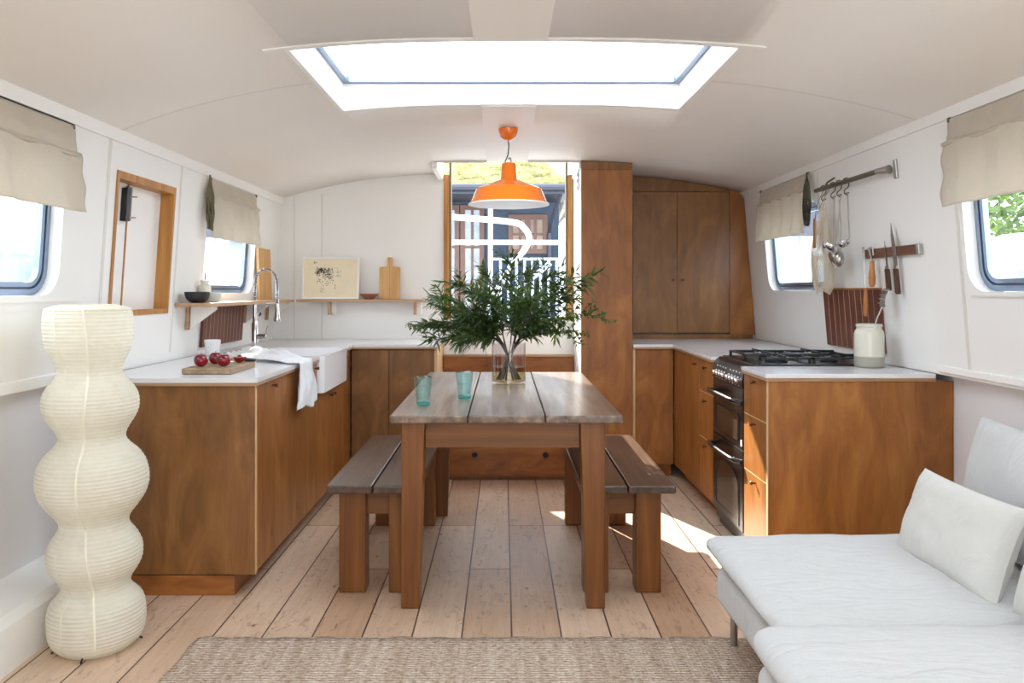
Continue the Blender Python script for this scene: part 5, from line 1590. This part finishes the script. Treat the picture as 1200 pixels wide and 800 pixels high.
obj('downpipe', G().tube([(.86, 11.5, 2.72), (.75, 12.0, 2.35), (.74, 12.42, 2.2), (.74, 12.42, 0)], .035, 8), 'gutter', r)
def casement(px0, px1, py0, py1, cols, rows, nm, mull=.045, glassmat='paneout', curtain=False):
    a, b, c, d = hx(px0), hx(px1), hz(py1), hz(py0)
    fw = .075
    g = G().box(a - fw, b + fw, HY - .05, HY - .001, d, d + fw).box(a - fw, b + fw, HY - .05, HY - .001, c - fw, c)
    g.box(a - fw, a, HY - .05, HY - .001, c, d).box(b, b + fw, HY - .05, HY - .001, c, d)
    f = obj(nm, g, 'pinkwood', r)
    m = G()
    for i in range(1, cols):
        x = a + (b - a) * i / cols; w = mull if i == cols // 2 else .02
        m.box(x - w, x + w, HY - .045, HY - .006, c, d)
    for j in range(1, rows):
        z = c + (d - c) * j / rows
        m.box(a, b, HY - .04, HY - .006, z - .018, z + .018)
    obj('glazing_bars', m, 'pinkwood', f)
    obj('pane', G().box(a, b, HY - .012, HY - .002, c, d), glassmat, f)
casement(601, 636, 257, 292, 4, 2, 'casement_window', glassmat='curtainout')
casement(505, 533, 246, 420, 3, 4, 'french_door')
casement(545, 562, 246, 420, 2, 4, 'french_door', mull=.02, glassmat='paneout')
# verandah post and railing
r = thing('verandah_post', 'white timber verandah post in front of the blue house', 'post', (hx(575, 11.6), 11.6, -.25))
obj('shaft', G().box(hx(572, 11.6), hx(577.6, 11.6), 11.56, 11.64, -.249, 2.695), 'whiteout', r)
r = thing('verandah_railing', 'white picket verandah railing below the blue house window', 'railing', (1, 11.6, 0))
obj('top_rail', G().box(hx(578.5, 11.6), hx(720, 11.6), 11.56, 11.64, hz(305, 11.6), hz(302, 11.6)), 'whiteout', r)
obj('bottom_rail', G().box(hx(578.5, 11.6), hx(720, 11.6), 11.56, 11.64, .2, .26), 'whiteout', r)
px = 585
while px < 715:
    obj('baluster', G().box(hx(px, 11.6), hx(px + 3, 11.6), 11.58, 11.62, .262, hz(305.2, 11.6)), 'whiteout', r)
    px += 9.4
obj('stair_rail', G().tube([(hx(600, 11.2), 11.2, hz(345, 11.2)), (hx(645, 11.2), 11.2, hz(308, 11.2))], .04, 8), 'whiteout', r)
# low white deck structure before the verandah
tag(obj('quay_wall', G().box(-7, 7, 10.6, 10.9, -.25, .62, .02), 'whiteout'), 'low white quay wall in front of the verandah', 'wall')

# shrubs
def shrub(x, y, z, rad, n, seed, label, hgt=1.0):
    rr = random.Random(seed); g = G()
    for k in range(n):
        a, b = rr.uniform(0, 2 * PI), math.acos(rr.uniform(-1, 1))
        q = rad * (rr.random() ** .35)
        p = Vector((x + q * math.sin(b) * math.cos(a), y + q * math.sin(b) * math.sin(a), z + hgt * q * math.cos(b)))
        d = Vector((rr.uniform(-1, 1), rr.uniform(-1, 1), rr.uniform(-.5, 1)))
        leaf_at(g.bm, p, d, Vector((rr.random(), rr.random(), rr.random())), rr.uniform(.10, .2), rr.uniform(.05, .1), .1)
    r = thing('shrub', label, 'shrub', (x, y, -.25))
    obj('foliage', g, 'leaf', r)
    obj('trunk', G().tube([(x, y, -.249), (x + .1, y, z)], [.09, .05], 8), 'stem', r)
shrub(1.98, 13.6, 1.3, .9, 1500, 3, 'green shrub growing beside the corner of the blue house', 1.3)
shrub(7.1, 10.4, 2.3, 1.55, 2600, 6, 'leafy shrub seen through the window above the sofa', 1.0)

# neighbouring boats seen through the side windows
def boat(x0, x1, y0, y1, label, sx):
    r = thing('moored_boat', label, 'boat', ((x0 + x1) / 2, (y0 + y1) / 2, -.3))
    obj('hull', G().box(x0, x1, y0, y1, -.3, .85, .08), 'boatwhite', r)
    obj('cabin', G().box(x0 + .25, x1 - .25, y0 + 1, y1 - 1, .851, 1.74, .08), 'boatwhite', r)
    xx = x1 - .25 if sx < 0 else x0 + .25
    y = y0 + 1.6
    while y < y1 - 2:
        obj('cabin_glass', G().box(xx - .01, xx + .01, y, y + .8, 1.15, 1.55, .004), 'paneout', r)
        y += 1.7
    obj('rubbing_strake', G().box(x0 - .03, x1 + .03, y0 - .03, y1 + .03, .72, .78, .01), 'gutter', r)
boat(-5.4, -3.4, -3, 8.5, 'white moored boat seen through the windows on the sink side', -1)
boat(3.9, 5.6, -3, 7.6, 'white moored boat seen through the windows on the cooker side', 1)

def shed(x0, x1, y0, y1, zt, label):
    r = thing('boat_shed', label, 'shed', ((x0 + x1) / 2, (y0 + y1) / 2, -.25))
    obj('walls', G().box(x0, x1, y0, y1, -.249, zt), 'boatwhite', r)
    xm = (x0 + x1) / 2
    g = G().prism([(x0 - .15, zt + .001), (x1 + .15, zt + .001), (xm, zt + .55)], lambda x, z: (x, y0 - .15, z), lambda x, z: (x, y1 + .15, z))
    obj('roof', g, 'gutter', r)
    b = G(); x = x0 + .1
    while x < x1: b.box(x, x + .03, y0 - .02, y0 - .001, -.2, zt); x += .3
    obj('cover_strips', b, 'whiteout', r)
    w_ = obj('shed_window', G().box(xm - .4, xm + .4, y0 - .05, y0 - .021, 1.15, 1.7), 'pinkwood', r)
    obj('pane', G().box(xm - .34, xm + .34, y0 - .056, y0 - .051, 1.2, 1.65), 'paneout', w_)
shed(3.3, 5.2, 9.6, 12, 1.95, 'white boarded shed seen through the window beyond the hob')
shed(-5.6, -3.5, 9.8, 12, 1.95, 'white boarded shed seen through the window behind the tap')

# ============================================================ LIGHT
w = bpy.data.worlds.new('daylight'); S.world = w; w.use_nodes = True
bg = w.node_tree.nodes['Background']
bg.inputs['Color'].default_value = (.80, .89, 1.0, 1)
bg.inputs['Strength'].default_value = WORLD = 3.0
sd = bpy.data.lights.new('sun', 'SUN'); sd.energy = 8.5; sd.angle = math.radians(.7); sd.color = (1, .93, .82)
so = bpy.data.objects.new('sun', sd); COL.objects.link(so)
so.rotation_euler = Vector((.42, -.91, -.70)).to_track_quat('-Z', 'Y').to_euler()
so.location = (-3, 10, 8)
def portal(name, loc, dirv, sx, sy):
    l = bpy.data.lights.new(name, 'AREA'); l.shape = 'RECTANGLE'; l.size = sx; l.size_y = sy
    l.cycles.is_portal = True
    o = bpy.data.objects.new(name, l); COL.objects.link(o); o.location = loc
    o.rotation_euler = Vector(dirv).to_track_quat('-Z', 'Y').to_euler()
portal('portal_skylight', (.04, 3.365, 2.36), (0, 0, -1), 1.7, 1.0)
portal('portal_added_skylight', (.04, 0, 2.36), (0, 0, -1), 1.7, 1.85)
portal('portal_doorway', (.036, 5.86, 1.74), (0, -1, 0), 1.0, 1.45)
portal('portal_rear', (.07, YR - .08, 1.42), (0, 1, 0), 1.7, 1.1)
for (f, sx, w_) in ((fL, -1, WL[0]), (fL, -1, WL[1]), (fR, 1, WR[0]), (fR, 1, WR[1])):
    l = bpy.data.lights.new('portal_side', 'AREA'); l.shape = 'RECTANGLE'; l.size = w_[3] - w_[2] + .1; l.size_y = w_[1] - w_[0] + .1
    l.cycles.is_portal = True
    o = bpy.data.objects.new('portal_side', l); COL.objects.link(o)
    o.location = (f(1.5) + sx * .1, (w_[0] + w_[1]) / 2, (w_[2] + w_[3]) / 2)
    o.rotation_euler = (0, (-1 if sx < 0 else 1) * PI / 2, 0)

cam = bpy.data.cameras.new('camera'); co = bpy.data.objects.new('camera', cam); COL.objects.link(co)
co.location = (0, 0, 1.27); co.rotation_euler = (PI / 2, 0, 0)
cam.sensor_width = 36; cam.lens = 27; cam.shift_x = 10 / 1200; cam.shift_y = -60 / 1200
cam.clip_start = .02
S.camera = co
S.cycles.max_bounces = 12; S.cycles.diffuse_bounces = 7; S.cycles.transparent_max_bounces = 24
S.cycles.sample_clamp_indirect = 6
S.view_settings.exposure = 1.22
